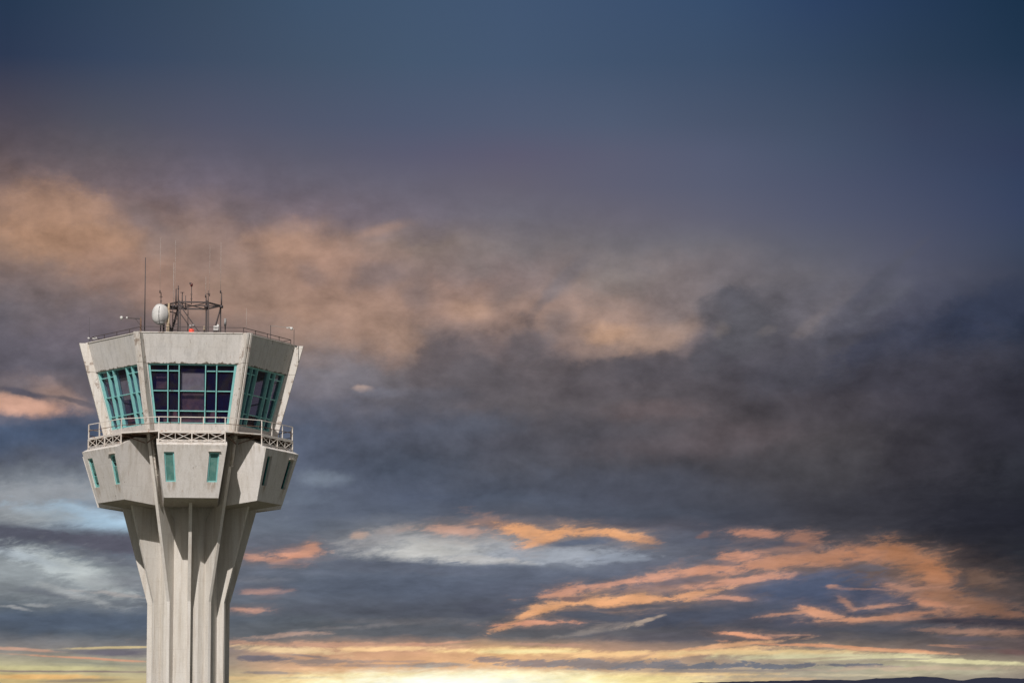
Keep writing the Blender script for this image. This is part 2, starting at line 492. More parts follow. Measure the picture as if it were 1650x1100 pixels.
# cab walls with window openings
INS = .40
def cA(z): return (rout(z) - INS) * C30
def cW(z): return (rout(z) - INS) * S30
Z0 = 27.22
WZ0, WZ1, WX0, WX1 = 27.74, 30.87, 1.98, 2.37
def wx(z): return WX0 + (WX1 - WX0) * (z - WZ0) / (WZ1 - WZ0)
def CP(x, z, d=0): return (x, -(cA(z) - d), z)
TH = .42
def cab_wall():
    b = MB()
    def strip(z0, z1, l0, l1, r0, r1, d=0): b.face([CP(l0, z0, d), CP(r0, z0, d), CP(r1, z1, d), CP(l1, z1, d)])
    for d in (0, TH):
        w = lambda z: cW(z) - d * .577
        strip(Z0, WZ0, -w(Z0), -w(WZ0), w(Z0), w(WZ0), d)
        strip(WZ1, Z_R, -w(WZ1), -w(Z_R), w(WZ1), w(Z_R), d)
        strip(WZ0, WZ1, -w(WZ0), -w(WZ1), -wx(WZ0), -wx(WZ1), d)
        strip(WZ0, WZ1, wx(WZ0), wx(WZ1), w(WZ0), w(WZ1), d)
    q = [(-wx(WZ0), WZ0), (wx(WZ0), WZ0), (wx(WZ1), WZ1), (-wx(WZ1), WZ1)]
    for i in range(4):
        (xa, za), (xb, zb_) = q[i], q[(i + 1) % 4]
        b.face([CP(xa, za), CP(xb, zb_), CP(xb, zb_, TH), CP(xa, za, TH)])
    b.face([CP(-cW(Z0), Z0), CP(cW(Z0), Z0), CP(cW(Z0) - TH * .577, Z0, TH), CP(-cW(Z0) + TH * .577, Z0, TH)])
    b.face([CP(-cW(Z_R), Z_R), CP(cW(Z_R), Z_R), CP(cW(Z_R) - TH * .577, Z_R, TH), CP(-cW(Z_R) + TH * .577, Z_R, TH)])
    return b
def window_frame():
    b = MB(); D0, D1 = .07, .34
    def mem(x0b, x1b, x0t, x1t, z0, z1, d0=D0, d1=D1):
        b.hexa([CP(x0b, z0, d0), CP(x1b, z0, d0), CP(x1b, z0, d1), CP(x0b, z0, d1)], [CP(x0t, z1, d0), CP(x1t, z1, d0), CP(x1t, z1, d1), CP(x0t, z1, d1)])
    e = .004; f = .125
    for s in (-1, 1):
        xs = sorted([s * (wx(WZ0) - e), s * (wx(WZ0) - f)]); xt = sorted([s * (wx(WZ1) - e), s * (wx(WZ1) - f)])
        mem(xs[0], xs[1], xt[0], xt[1], WZ0 + e, WZ1 - e)
    mem(-wx(WZ1) + f, wx(WZ1) - f, -wx(WZ1) + f, wx(WZ1) - f, WZ1 - .07, WZ1 - e)
    mem(-wx(WZ0) + f, wx(WZ0) - f, -wx(WZ0) + f, wx(WZ0) - f, WZ0 + e, WZ0 + .07)
    V = [-1.27, -.69, .69, 1.27]
    for x in V:
        mem(x - .027, x + .027, x * 1.02 - .027, x * 1.02 + .027, WZ0 + .07, WZ1 - .07, .02, D1)
    edges = [-99] + V + [99]
    for z, skip in ((30.50, 1), (29.46, 0), (28.42, 0)):
        for i in range(5):
            if skip and i == 2: continue
            l = -wx(z) + f if i == 0 else V[i - 1] + .034
            r = wx(z) - f if i == 4 else V[i] - .034
            mem(l + .002, r - .002, l + .002, r - .002, z - .026, z + .026, .12, .22)
    # small feet of the blades on the sill
    for x in V:
        mem(x - .05, x + .05, x - .05, x + .05, WZ0 + .01, WZ0 + .08, -.02, .05)
    return b
def glass():
    b = MB(); d = .2; z0, z1 = WZ0 + .03, WZ1 - .03
    b.face([CP(-wx(z0), z0, d), CP(wx(z0), z0, d), CP(wx(z1), z1, d), CP(-wx(z1), z1, d)])
    return b
def blind(zlo, zhi, xl, xr, d=.36):
    b = MB()
    b.hexa([CP(xl, zlo, d), CP(xr, zlo, d), CP(xr, zlo, d + .02), CP(xl, zlo, d + .02)], [CP(xl, zhi, d), CP(xr, zhi, d), CP(xr, zhi, d + .02), CP(xl, zhi, d + .02)])
    return b
w0 = f0 = None
for k in range(6):
    a = radians(60 * k)
    if w0 is None:
        w0 = cab_wall().build('cab_wall', M['cabwall'], tower, rz=a)
        f0 = window_frame().build('cab_window', M['teal'], tower, rz=a)
        glass().build('glass', M['glass'], f0)
        fk = f0
    else:
        dup(w0, tower, a)
        fk = f0.copy(); col.objects.link(fk); fk.parent = tower; fk.rotation_euler = (0, 0, a)
        g = f0.children[0].copy(); col.objects.link(g); g.parent = fk
    if k == 0:
        blind(29.49, 30.46, -.64, .64).build('roller_blind', M['blind'], fk)
        blind(28.46, 29.38, -.64, .64, .40).build('tinted_screen', M['screen'], fk)
        blind(29.6, 30.4, -1.9, -1.35, .5).build('tinted_screen', M['screen'], fk)
    if k == 5: blind(29.2, 30.4, -.62, .62).build('roller_blind', M['blind'], fk)
    if k == 1: blind(28.6, 30.55, .75, 1.24, .36).build('roller_blind', M['blind'], fk); 
# interior: floor, ceiling, added central block that stops bright sky showing through, consoles
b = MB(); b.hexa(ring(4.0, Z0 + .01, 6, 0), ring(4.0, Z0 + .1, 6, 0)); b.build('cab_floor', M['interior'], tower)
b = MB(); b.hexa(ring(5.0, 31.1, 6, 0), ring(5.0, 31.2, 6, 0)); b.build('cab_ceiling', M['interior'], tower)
b = MB(); b.hexa(ring(2.3, Z0 + .1, 8, 22), ring(2.3, 31.1, 8, 22)); b.build('sky_blocker', M['interior'], tower)
def desk():
    b = MB()
    b.box(-1.5, 1.5, -3.45, -2.9, Z0 + .1, Z0 + .95)
    for x in (-1.0, -.2, .55, 1.1): b.box(x - .22, x + .22, -3.3, -3.18, Z0 + .97, Z0 + 1.3)
    return b
d0 = desk().build('console_desk', M['console'], tower)
for k in range(1, 6): dup(d0, tower, radians(60 * k))

# corner columns of the cab, grooved
def column():
    b = MB(); zb, zt = 27.3, Z_R + .012
    def sec(z):
        r = rout(z); t = .165; i = .52
        return [(-t, -(r - i), z), (-t, -(r - .02), z), (-.045, -r, z), (-.03, -(r - .045), z), (.03, -(r - .045), z), (.045, -r, z), (t, -(r - .02), z), (t, -(r - i), z)]
    zs = [zb, 28.9, 30.85, 30.88, 31.7, zt]
    for a_, c_ in ((zb, 30.865), (30.885, zt)):
        b.hexa(sec(a_), sec(c_))
    b.hexa([(x * .9, y + (.02 if y < -rout(30.87) + .2 else 0), z) for x, y, z in sec(30.865)], [(x * .9, y + (.02 if y < -rout(30.87) + .2 else 0), z) for x, y, z in sec(30.885)])
    return b
c0 = None
for k in range(6):
    a = radians(30 + 60 * k)
    if c0 is None: c0 = column().build('corner_column', M['column'], tower, rz=a, bevel=.01)
    else: dup(c0, tower, a)

# roof slab with thin coping
b = MB(); rr = (rout(Z_R) - INS - .3)
b.hexa(ring(rr, Z_R - .35, 6, 0), ring(rr, Z_R - .06, 6, 0)); b.build('roof', M['roof'], tower)
b = MB()
ro = rout(Z_R) - INS + .035
for k in range(6):
    a0, a1 = radians(60 * k), radians(60 * k + 60)
    P4 = [(ro * cos(a0), ro * sin(a0)), (ro * cos(a1), ro * sin(a1)), (rr * .985 * cos(a1), rr * .985 * sin(a1)), (rr * .985 * cos(a0), rr * .985 * sin(a0))]
    b.hexa([(x, y, Z_R + .003) for x, y in P4], [(x, y, Z_R + .055) for x, y in P4])
b.build('roof_coping', M['column'], tower)

# roof guard rail
def roof_rail():
    b = MB(); r = 5.38
    p0 = Vector((-r * S30, -r * C30, 0)); p1 = Vector((r * S30, -r * C30, 0))
    zt = Z_R + .36
    b.bar(p0 + Vector((0, 0, zt)), p1 + Vector((0, 0, zt)), .028, .028)
    b.bar(p0 + Vector((0, 0, Z_R + .16)), p1 + Vector((0, 0, Z_R + .16)), .018, .018)
    for i in range(4):
        q = p0.lerp(p1, i / 4)
        b.bar(q + Vector((0, 0, Z_R + .05)), q + Vector((0, 0, zt)), .028, .028)
    return b
q0 = None
for k in range(6):
    if q0 is None: q0 = roof_rail().build('roof_railing', M['dark'], tower)
    else: dup(q0, tower, radians(60 * k))

# drain pipes beside the front left and front right ribs
def along(deg, r, z, t):   # deg: 90 front, 120 front-left
    a = radians(deg)
    return (r * cos(a) + t * sin(a), -r * sin(a) + t * cos(a), z)
b = MB()
b.tube([along(120, rout(27.0) - .10, 27.0, .17), along(120, rout(23.5) - .10, 23.5, .15)], .05, 8)
for z in (26.9, 26.65, 26.4, 26.1, 25.0): b.bar(along(120, rout(z) - .16, z, .02), along(120, rout(z) - .04, z, .30), .04, .03)
b.tube([along(120, rout(27.2) - .03, 27.2, .13), along(120, rout(Z_R) - .03, Z_R + .02, .20)], .016, 6)
b.build('drain_pipe', M['pipe'], tower)
b = MB()
b.tube([along(60, rout(27.0) + .06, 27.0, .0), along(60, rout(25.55) + .10, 25.55, .0)], .085, 10)
b.bar(along(60, rout(25.6) - .02, 25.56, .0), along(60, rout(25.6) + .16, 25.5, .0), .16, .08)
b.tube([along(60, rout(27.3) + .02, 27.15, .0), along(60, rout(26.9) + .06, 26.9, .0)], .12, 10)
b.build('drain_pipe', M['pipe'], tower)

# ------------------------------------------------------------------ things standing on the roof
TM = Matrix.Translation((TX, TY, 0)) @ Matrix.Rotation(TR, 4, 'Z')
ZF = Z_R - .06
def world_from_px(x, back=0.0):       # back = metres behind the tower axis, as seen from the camera
    d = TY + back
    return ((x - 825) / F * (d * cos(PITCH) + 30 * sin(PITCH)), d)
DD = TY * cos(PITCH) + 31 * sin(PITCH)
def zrow(y, back=0.0):
    e = PITCH + math.atan((550 - y) / F)
    return 1.7 + (TY + back) * tan(e)

def whip(x, y0, y1, back, r=.016, m='whip', label='', group=None, name='whip_antenna', r2=None, cross=()):
    X, Y = world_from_px(x, back)
    zt = zrow(y0, back); zb = ZF if y1 is None else zrow(y1, back)
    e = empty(name, (X, Y, zb))
    b = MB(); rr_ = r * (.45 if m == 'whip' else 1); b.tube([(0, 0, 0), (0, 0, zt - zb)], rr_, 6, r2=rr_ * .6); b.build('rod', M[m], e)
    b = MB(); b.lathe([(r * 2.2, 0), (r * 2.2, .12), (r * 1.3, .16)], n=10); b.build('mounting_sleeve', M['dark'], e)
    for yc, w in cross:
        b = MB(); z = zrow(yc, back) - zb
        b.bar((-w, 0, z), (w, 0, z), .03); b.bar((0, -w, z), (0, w, z), .03); b.build('crossbar', M['dark'], e)
    tag(e, label, 'antenna', group)
    return e
G = 'antennas on the tower roof'
whip(232.6, 416, None, -4.3, .032, 'darkwire', 'tall dark mast antenna at the front left roof corner, beside the white radome', G)
whip(256.5, 384, 473, -1.2, .014, 'whip', 'slender white whip standing on the short dark mast behind the radome', G)
whip(258.3, 472, None, -1.0, .035, 'dark', 'short dark mast with small crossbars rising behind the white radome', G, name='antenna_mast', cross=((479, .09), (486, .06)))
whip(278.4, 424, 497, -1.6, .024, 'whip', 'thick pale rod antenna, shorter of the pale pair left of the roof frame', G)
whip(280.6, 388, 497, .9, .014, 'whip', 'long thin white whip, taller of the pale pair left of the roof frame', G)
whip(282.6, 466, 497, -1.3, .045, 'dark', 'dark stub mast just left of the pointed mast on the roof frame', G, name='antenna_mast')
whip(286.0, 461, 497, 1.2, .040, 'dark', 'dark pointed mast on the front left of the roof frame', G, name='antenna_mast', cross=((466, .05),))
whip(292.6, 472, 497, -.6, .038, 'dark', 'short dark mast with T shaped head between pointed mast and red lamp pole', G, name='antenna_mast', cross=((472, .11),))
whip(298.0, 477, 500, .3, .028, 'darkwire', 'thin low rod antenna just left of the red lamp pole', G)
whip(330.4, 446, 480, -1.3, .018, 'whip', 'short pale whip above the front right leg of the roof frame', G)
whip(336.5, 396, 478, .4, .012, 'whip', 'faint very thin whip antenna right of centre on the roof frame', G)
whip(334.4, 469, 497, 1.2, .032, 'dark', 'dark mast with a small cross on the right of the roof frame', G, name='antenna_mast', cross=((474, .11),))
whip(331.2, 478, 497, -1.3, .045, 'dark', 'dark stub mast under the short pale whip on the roof frame', G, name='antenna_mast')
whip(354.3, 391, 473, 0, .018, 'whip', 'long pale whip antenna at the far right corner of the roof frame', G)
whip(355.9, 472, 497, 0, .045, 'dark', 'dark mast at the right corner of the roof frame, below the long pale whip', G, name='antenna_mast')
whip(396.6, 497, None, -3.9, .013, 'whip', 'small thin whip on the roof edge near the front right corner', G)
whip(143.4, 512, None, .3, .010, 'darkwire', 'hair thin antenna at the far left roof corner', G)

# lattice antenna frame
fx, fy = world_from_px(309.5, 0)
fr = empty('lattice_mast', (fx, fy, ZF), TR)
tag(fr, 'dark steel hexagonal lattice frame on braced legs in the middle of the roof', 'frame')
HZ = zrow(493) - ZF; RR = 1.52
V6 = [(RR * cos(radians(60 * k)), -RR * sin(radians(60 * k))) for k in range(6)]   # 0 right,1 front right,2 front left,3 left,4 back left,5 back right
b = MB()
for k in range(6):
    p, q = V6[k], V6[(k + 1) % 6]
    b.bar((*p, HZ), (*q, HZ), .07, .08)
for k in (0, 1, 2):
    b.bar((*V6[k], HZ - .02), (*V6[k + 3], HZ - .02), .035, .04)
for k in (0, 3):
    b.bar((*V6[k], HZ), (V6[(k + 1) % 6][0] * .2, V6[(k + 1) % 6][1] * .2, HZ), .03)
b.bar((V6[3][0], V6[3][1], HZ - .28), (V6[2][0], V6[2][1], HZ - .28), .05, .05)
b.bar((V6[3][0], V6[3][1], HZ - .28), (V6[4][0], V6[4][1], HZ - .28), .05, .05)
b.box(V6[3][0] + .2, V6[2][0] - .02, -.35, .35, HZ - .2, HZ - .04)
b.build('top_ring', M['dark'], fr)
for k in range(6):
    b = MB(); b.bar((*V6[k], 0), (*V6[k], HZ + (.1 if k in (1, 2) else .0)), .075, .075)
    if k in (1, 2): b.bar((V6[k][0] + .09, V6[k][1], 0), (V6[k][0] + .09, V6[k][1], HZ), .05, .05)
    b.build('leg', M['dark'], fr)
for a_, c_ in ((2, 1), (4, 5), (0, 1), (0, 5), (3, 2), (3, 4), (2, 3), (4, 3)):
    p, q = V6[a_], V6[c_]
    e_ = 1.0 if a_ in (2, 4) and c_ in (1, 5) else .75
    b = MB(); b.bar((*p, HZ - .1), (p[0] + (q[0] - p[0]) * e_, p[1] + (q[1] - p[1]) * e_, .02), .055, .05); b.build('brace', M['dark'], fr)
b = MB(); b.bar((-.25, -.2, 0), (-.25, -.2, HZ), .045); b.build('leg', M['dark'], fr)
# ladder rungs between the left legs
b = MB()
for i in range(7):
    z = .2 + i * .28
    b.bar((V6[2][0] - .02, V6[2][1] + .05, z), (V6[2][0] - .30, V6[2][1] + .45, z), .03)
b.bar((V6[2][0] - .32, V6[2][1] + .5, 0), (V6[2][0] - .32, V6[2][1] + .5, HZ), .04)
b.build('ladder', M['dark'], fr)

# radome on ochre pole
rx, ry = world_from_px(257.3, -1.6)
zc = zrow(507.5, -1.6)
rd = empty('radome_antenna', (rx, ry, ZF))
tag(rd, 'big white rounded radome dish with a dirty lower edge on the left of the roof', 'dish antenna')
b = MB(); h = zc - ZF
prof = [(.001, -.40), (.20, -.395), (.36, -.35), (.46, -.24), (.50, -.08), (.50, .12), (.49, .22), (.42, .30), (.001, .32)]
ca = radians(28)
m_ = MB(); m_.lathe(prof, n=28, axis='Y')
Rm = Matrix.Rotation(radians(-38), 4, 'Z') @ Matrix.Rotation(radians(-6), 4, 'X')
b = MB(); b.poly([tuple(Rm @ Vector((x * .80, y, z_ * 1.14)) + Vector((0, 0, h))) for x, y, z_ in m_.v], m_.f, 0, True)
b.build('radome', M['radome'], rd)
b = MB()
dm = MB(); dm.lathe([(.20, -.02), (.22, .0), (.16, .05), (.02, .06)], n=14, axis='Z')
b.poly([(x * 1.0 + .02, y - .14, z_ * 1.3 + h - .50) for x, y, z_ in dm.v], dm.f, 0, True)
b.build('underside_cap', M['grey'], rd)
b = MB(); b.tube([(.18, .15, 0), (.18, .15, h)], .05, 8); b.bar((.18, .15, h), (.02, .0, h), .1); b.build('support', M['dark'], rd)
b = MB(); b.tube([(.46, .05, 0), (.46, .05, h + .62)], .055, 10); b.bar((.46, .05, h + .1), (.05, .1, h + .1), .07); b.bar((.38, .08, .0), (.38, .08, h + .05), .08); b.build('pole', [M['yellowpole']], rd)

# red warning lamp pole
X, Y = world_from_px(307.4, -.3); zb = zrow(491, -.3)
e = empty('lamp_pole', (X, Y, zb))
tag(e, 'thin dark pole with a dark red lamp above the middle of the roof frame', 'warning lamp')
zt = zrow(462, -.3) - zb
b = MB(); b.tube([(0, 0, 0), (0, 0, zt)], .022, 6); b.bar((-.06, 0, zt * .55), (.06, 0, zt * .55), .03); b.bar((-.05, 0, zt * .3), (.05, 0, zt * .3), .04); b.build('pole', M['dark'], e)
b = MB(); b.lathe([(.03, -.02), (.06, 0), (.068, .08), (.055, .15), (.02, .17)], c=(0, 0, zt), n=12); b.build('lamp', M['lens'], e)
b = MB(); b.box(-.12, -.02, -.04, .04, zt + .10, zt + .2); b.build('bracket', M['dark'], e)

# red beacon on the front roof edge
X, Y = world_from_px(308.2, -4.45); 
e = empty('obstruction_beacon', (X, Y, ZF))
tag(e, 'glowing red obstruction beacon at the middle of the front roof edge', 'beacon')
zb = Z_R - ZF + .06
b = MB(); b.box(-.1, .1, -.1, .1, 0, zb + .02); b.build('base', M['grey'], e)
b = MB(); b.lathe([(.125, 0), (.14, .03), (.14, .14), (.12, .19), (.04, .21)], c=(0, 0, zb + .02), n=16); b.build('lens', M['beacon'], e)
for dx, nm in ((-.08, 0), (.08, 1)):
    b = MB(); b.lathe([(.01, -.02), (.06, .0), (.075, .05), (.05, .12), (.01, .13)], c=(dx, .25, zb + .36 + .03 * nm), n=12)
    b.tube([(dx, .25, 0), (dx, .25, zb + .36)], .015, 6); b.build('spot_lamp', M['grey'], e)

def panel(x, yc, back, w, h, mat_, label, name, drum=False):
    X, Y = world_from_px(x, back)
    e = empty(name, (X, Y, ZF)); z = zrow(yc, back) - ZF
    b = MB()
    if drum: b.lathe([(.02, -.06), (h * .46, -.05), (h * .5, 0), (h * .46, .06), (.02, .07)], c=(0, 0, z), axis='X' if drum == 'X' else 'Y', n=22)
    else: b.box(-w / 2, w / 2, -.07, .07, z - h / 2, z + h / 2)
    b.build('dish' if drum else 'housing', M[mat_], e, bevel=0 if drum else .02)
    b = MB(); b.tube([(.0, .12, 0), (.0, .12, z)], .035, 8); b.bar((0, .12, z), (0, 0, z), .06); b.build('bracket', M['dark'], e)
    if not drum:
        b = MB(); b.box(-w * .32, w * .32, -.085, -.072, z - h * .1, z + h * .08); b.build('front_panel', M['grey'], e)
    return tag(e, label, 'panel antenna' if not drum else 'dish antenna')
panel(347.6, 529.5, -3.2, .26, .24, 'radome', 'small white boxy panel antenna by the foot of the right frame leg', 'panel_antenna')
panel(350.9, 528, -2.9, .12, .30, 'radome', 'narrow pale panel antenna touching the right frame leg', 'panel_antenna')
panel(328.6, 529.5, -3.0, .10, .20, 'yellowpole', 'little beige box unit at the foot of the front right frame leg', 'equipment_box')
panel(362.2, 520, -.4, .1, .44, 'grey', 'grey round dish seen edge on, right of the roof frame', 'dish_antenna', 'X')

# camera arms
X, Y = world_from_px(226.3, -4.6)
e = empty('camera_arm', (X, Y, Z_R - .1))
tag(e, 'rusty post with arm and two white globes at front left roof corner', 'camera arm')
zt = zrow(514, -4.6) - Z_R + .1
b = MB(); b.bar((0, 0, 0), (0, 0, zt), .085, .085); b.bar((0, 0, zt), (0, 0, zt + .1), .04); b.build('post', M['rusty'], e)
b = MB(); b.bar((0, 0, zt - .02), (-.76, 0, zt + .03), .065, .05); b.tube([(-.3, 0, zt), (-.02, 0, zt - .35)], .010, 5); b.bar((-.76, 0, zt + .03), (-1.02, 0, zt + .03), .03); b.build('arm', M['dark'], e)
for dx, r in ((-.74, .055), (-1.03, .085)):
    b = MB(); b.lathe([(.01, -r * 1.2), (r * .7, -r), (r, -r * .1), (r, r * .5), (r * .6, r), (.02, r * 1.15)], c=(dx, 0, zt + .03), n=14); b.build('globe_camera', M['radome'], e)
X, Y = world_from_px(473.5, -.5)
e = empty('camera_arm', (X, Y, Z_R - .1))
tag(e, 'thin dark arm with a white camera at the far right roof corner', 'camera arm')
zt = zrow(531, -.5) - Z_R + .1
b = MB(); b.bar((0, 0, 0), (0, 0, zt), .03); b.build('post', M['dark'], e)
b = MB(); b.bar((-1.22, -.9, 0), (-1.22, -.9, zt + .1), .035); b.build('post', M['dark'], e)
b = MB(); b.bar((-1.22, -.9, zt + .06), (-.2, 0, zt + .09), .022); b.bar((-.2, 0, zt + .09), (0, 0, zt), .022); b.build('arm', M['whip'], e)
b = MB(); b.lathe([(.01, -.09), (.06, -.07), (.075, 0), (.07, .07), (.01, .08)], c=(-.14, 0, zt + .04), n=12); b.box(-.42, -.16, -.04, .04, zt + .05, zt + .12); b.build('camera_body', M['radome'], e)
X, Y = world_from_px(148.5, 0)
e = empty('floodlight', (X, Y, Z_R - .1))
tag(e, 'tiny pale floodlight on the far left roof corner', 'floodlight')
zt = zrow(546.5, 0) - Z_R + .1
b = MB(); b.bar((-.12, 0, 0), (-.12, 0, zt + .06), .03); b.bar((-.12, 0, zt), (.1, 0, zt), .03); b.build('bracket', M['dark'], e)
b = MB(); b.box(.0, .26, -.06, .06, zt - .03, zt + .06); b.build('lamp_head', M['radome'], e, bevel=.015)
b = MB(); b.box(-.26, -.15, -.05, .05, zt - .02, zt + .06); b.build('lamp_head', M['radome'], e, bevel=.015)

# ------------------------------------------------------------------ ground and hills
def m_ground():
    m, nt, B = mat('airfield_ground'); N = NT(nt)
    tc = N.n('ShaderNodeTexCoord'); v = tc.outputs['Object']
    a = N.noise(v, .012, 6, .6); g = N.noise(v, .6, 6, .7)
    c = N.mix(N.ss(a, .45, .52), (.10, .098, .09, 1), (.075, .085, .04, 1))
    c = N.mix(N.ss(g, .3, .7, 0, .4), c, (.14, .12, .08, 1))
    N.l(c, B.inputs['Base Color']); B.inputs['Roughness'].default_value = .95
    return m
b = MB(); S = 30000
b.face([(-S, -S, 0), (S, -S, 0), (S, S, 0), (-S, S, 0)])
o = b.build('ground', m_ground()); tag(o, kind='structure')

# far hills, lower right of the view
def m_hill():
    m, nt, B = mat('far_hill_scrub'); N = NT(nt)
    tc = N.n('ShaderNodeTexCoord'); v = tc.outputs['Object']
    c = N.mix(N.noise(v, .004, 6, .6), (.022, .026, .046, 1), (.036, .038, .056, 1))
    N.l(c, B.inputs['Base Color']); B.inputs['Roughness'].default_value = 1; B.inputs['Specular IOR Level'].default_value = 0
    return m
def hills():
    b = MB(); D = 12000
    pts = [(700, 1470), (820, 1330), (930, 1180), (1000, 1118), (1060, 1108), (1130, 1101), (1200, 1099.5), (1260, 1098), (1330, 1096.5), (1372, 1097), (1425, 1093.5), (1460, 1092.5), (1485, 1091), (1510, 1092.5), (1535, 1096), (1552, 1097), (1578, 1093), (1600, 1091.5), (1620, 1093.5), (1645, 1094), (1700, 1089), (1850, 1070), (2100, 1100), (2500, 1200), (3000, 1470)]
    # densify ridge with small noise
    ridge = []
    for (xa, ya), (xb, yb) in zip(pts, pts[1:]):
        n = max(2, int((xb - xa) / 6))
        for i in range(n):
            t = i / n; t2 = t * t * (3 - 2 * t)
            ridge.append((xa + (xb - xa) * t, ya + (yb - ya) * t2 + random.uniform(-.5, .5)))
    ridge.append(pts[-1])
    rows = []
    for j, (fr_, dy) in enumerate(((0, -5200), (.35, -3600), (.7, -1900), (.9, -900), (1, 0), (.85, 900), (.4, 2500), (0, 4500))):
        row = []
        for i, (x, y) in enumerate(ridge):
            X = (x - 825) / F * D; h = max(0, (1478 - y) / F * D) * fr_
            h += random.uniform(-2, 2) * (0 < fr_ < 1) + 12 * fr_ * (1 - fr_) * sin(i * .2 + j)
            row.append((X, D + dy, h - (3 if fr_ == 0 else 0)))
        rows.append(row)
    n = len(ridge); vs = [p for r in rows for p in r]; fs = []
    for j in range(len(rows) - 1):
        for i in range(n - 1): fs.append((j * n + i, j * n + i + 1, (j + 1) * n + i + 1, (j + 1) * n + i))
    b.poly(vs, fs, 0, True)
    return b
o = hills().build('hills', m_hill()); tag(o, kind='structure')

# ------------------------------------------------------------------ sun
SUN_AZ = radians(14)   # left of the direction from tower to camera
SUN_EL = radians(43)
S_ = Vector((-sin(SUN_AZ) * cos(SUN_EL), -cos(SUN_AZ) * cos(SUN_EL), sin(SUN_EL)))
sd = bpy.data.lights.new('sun', 'SUN'); sd.energy = 4.25; sd.angle = radians(.5); sd.color = (1.0, .945, .91)
so = bpy.data.objects.new('sun', sd); col.objects.link(so)
so.rotation_euler = (-S_).to_track_quat('-Z', 'Y').to_euler()
so.location = (0, 0, 100)

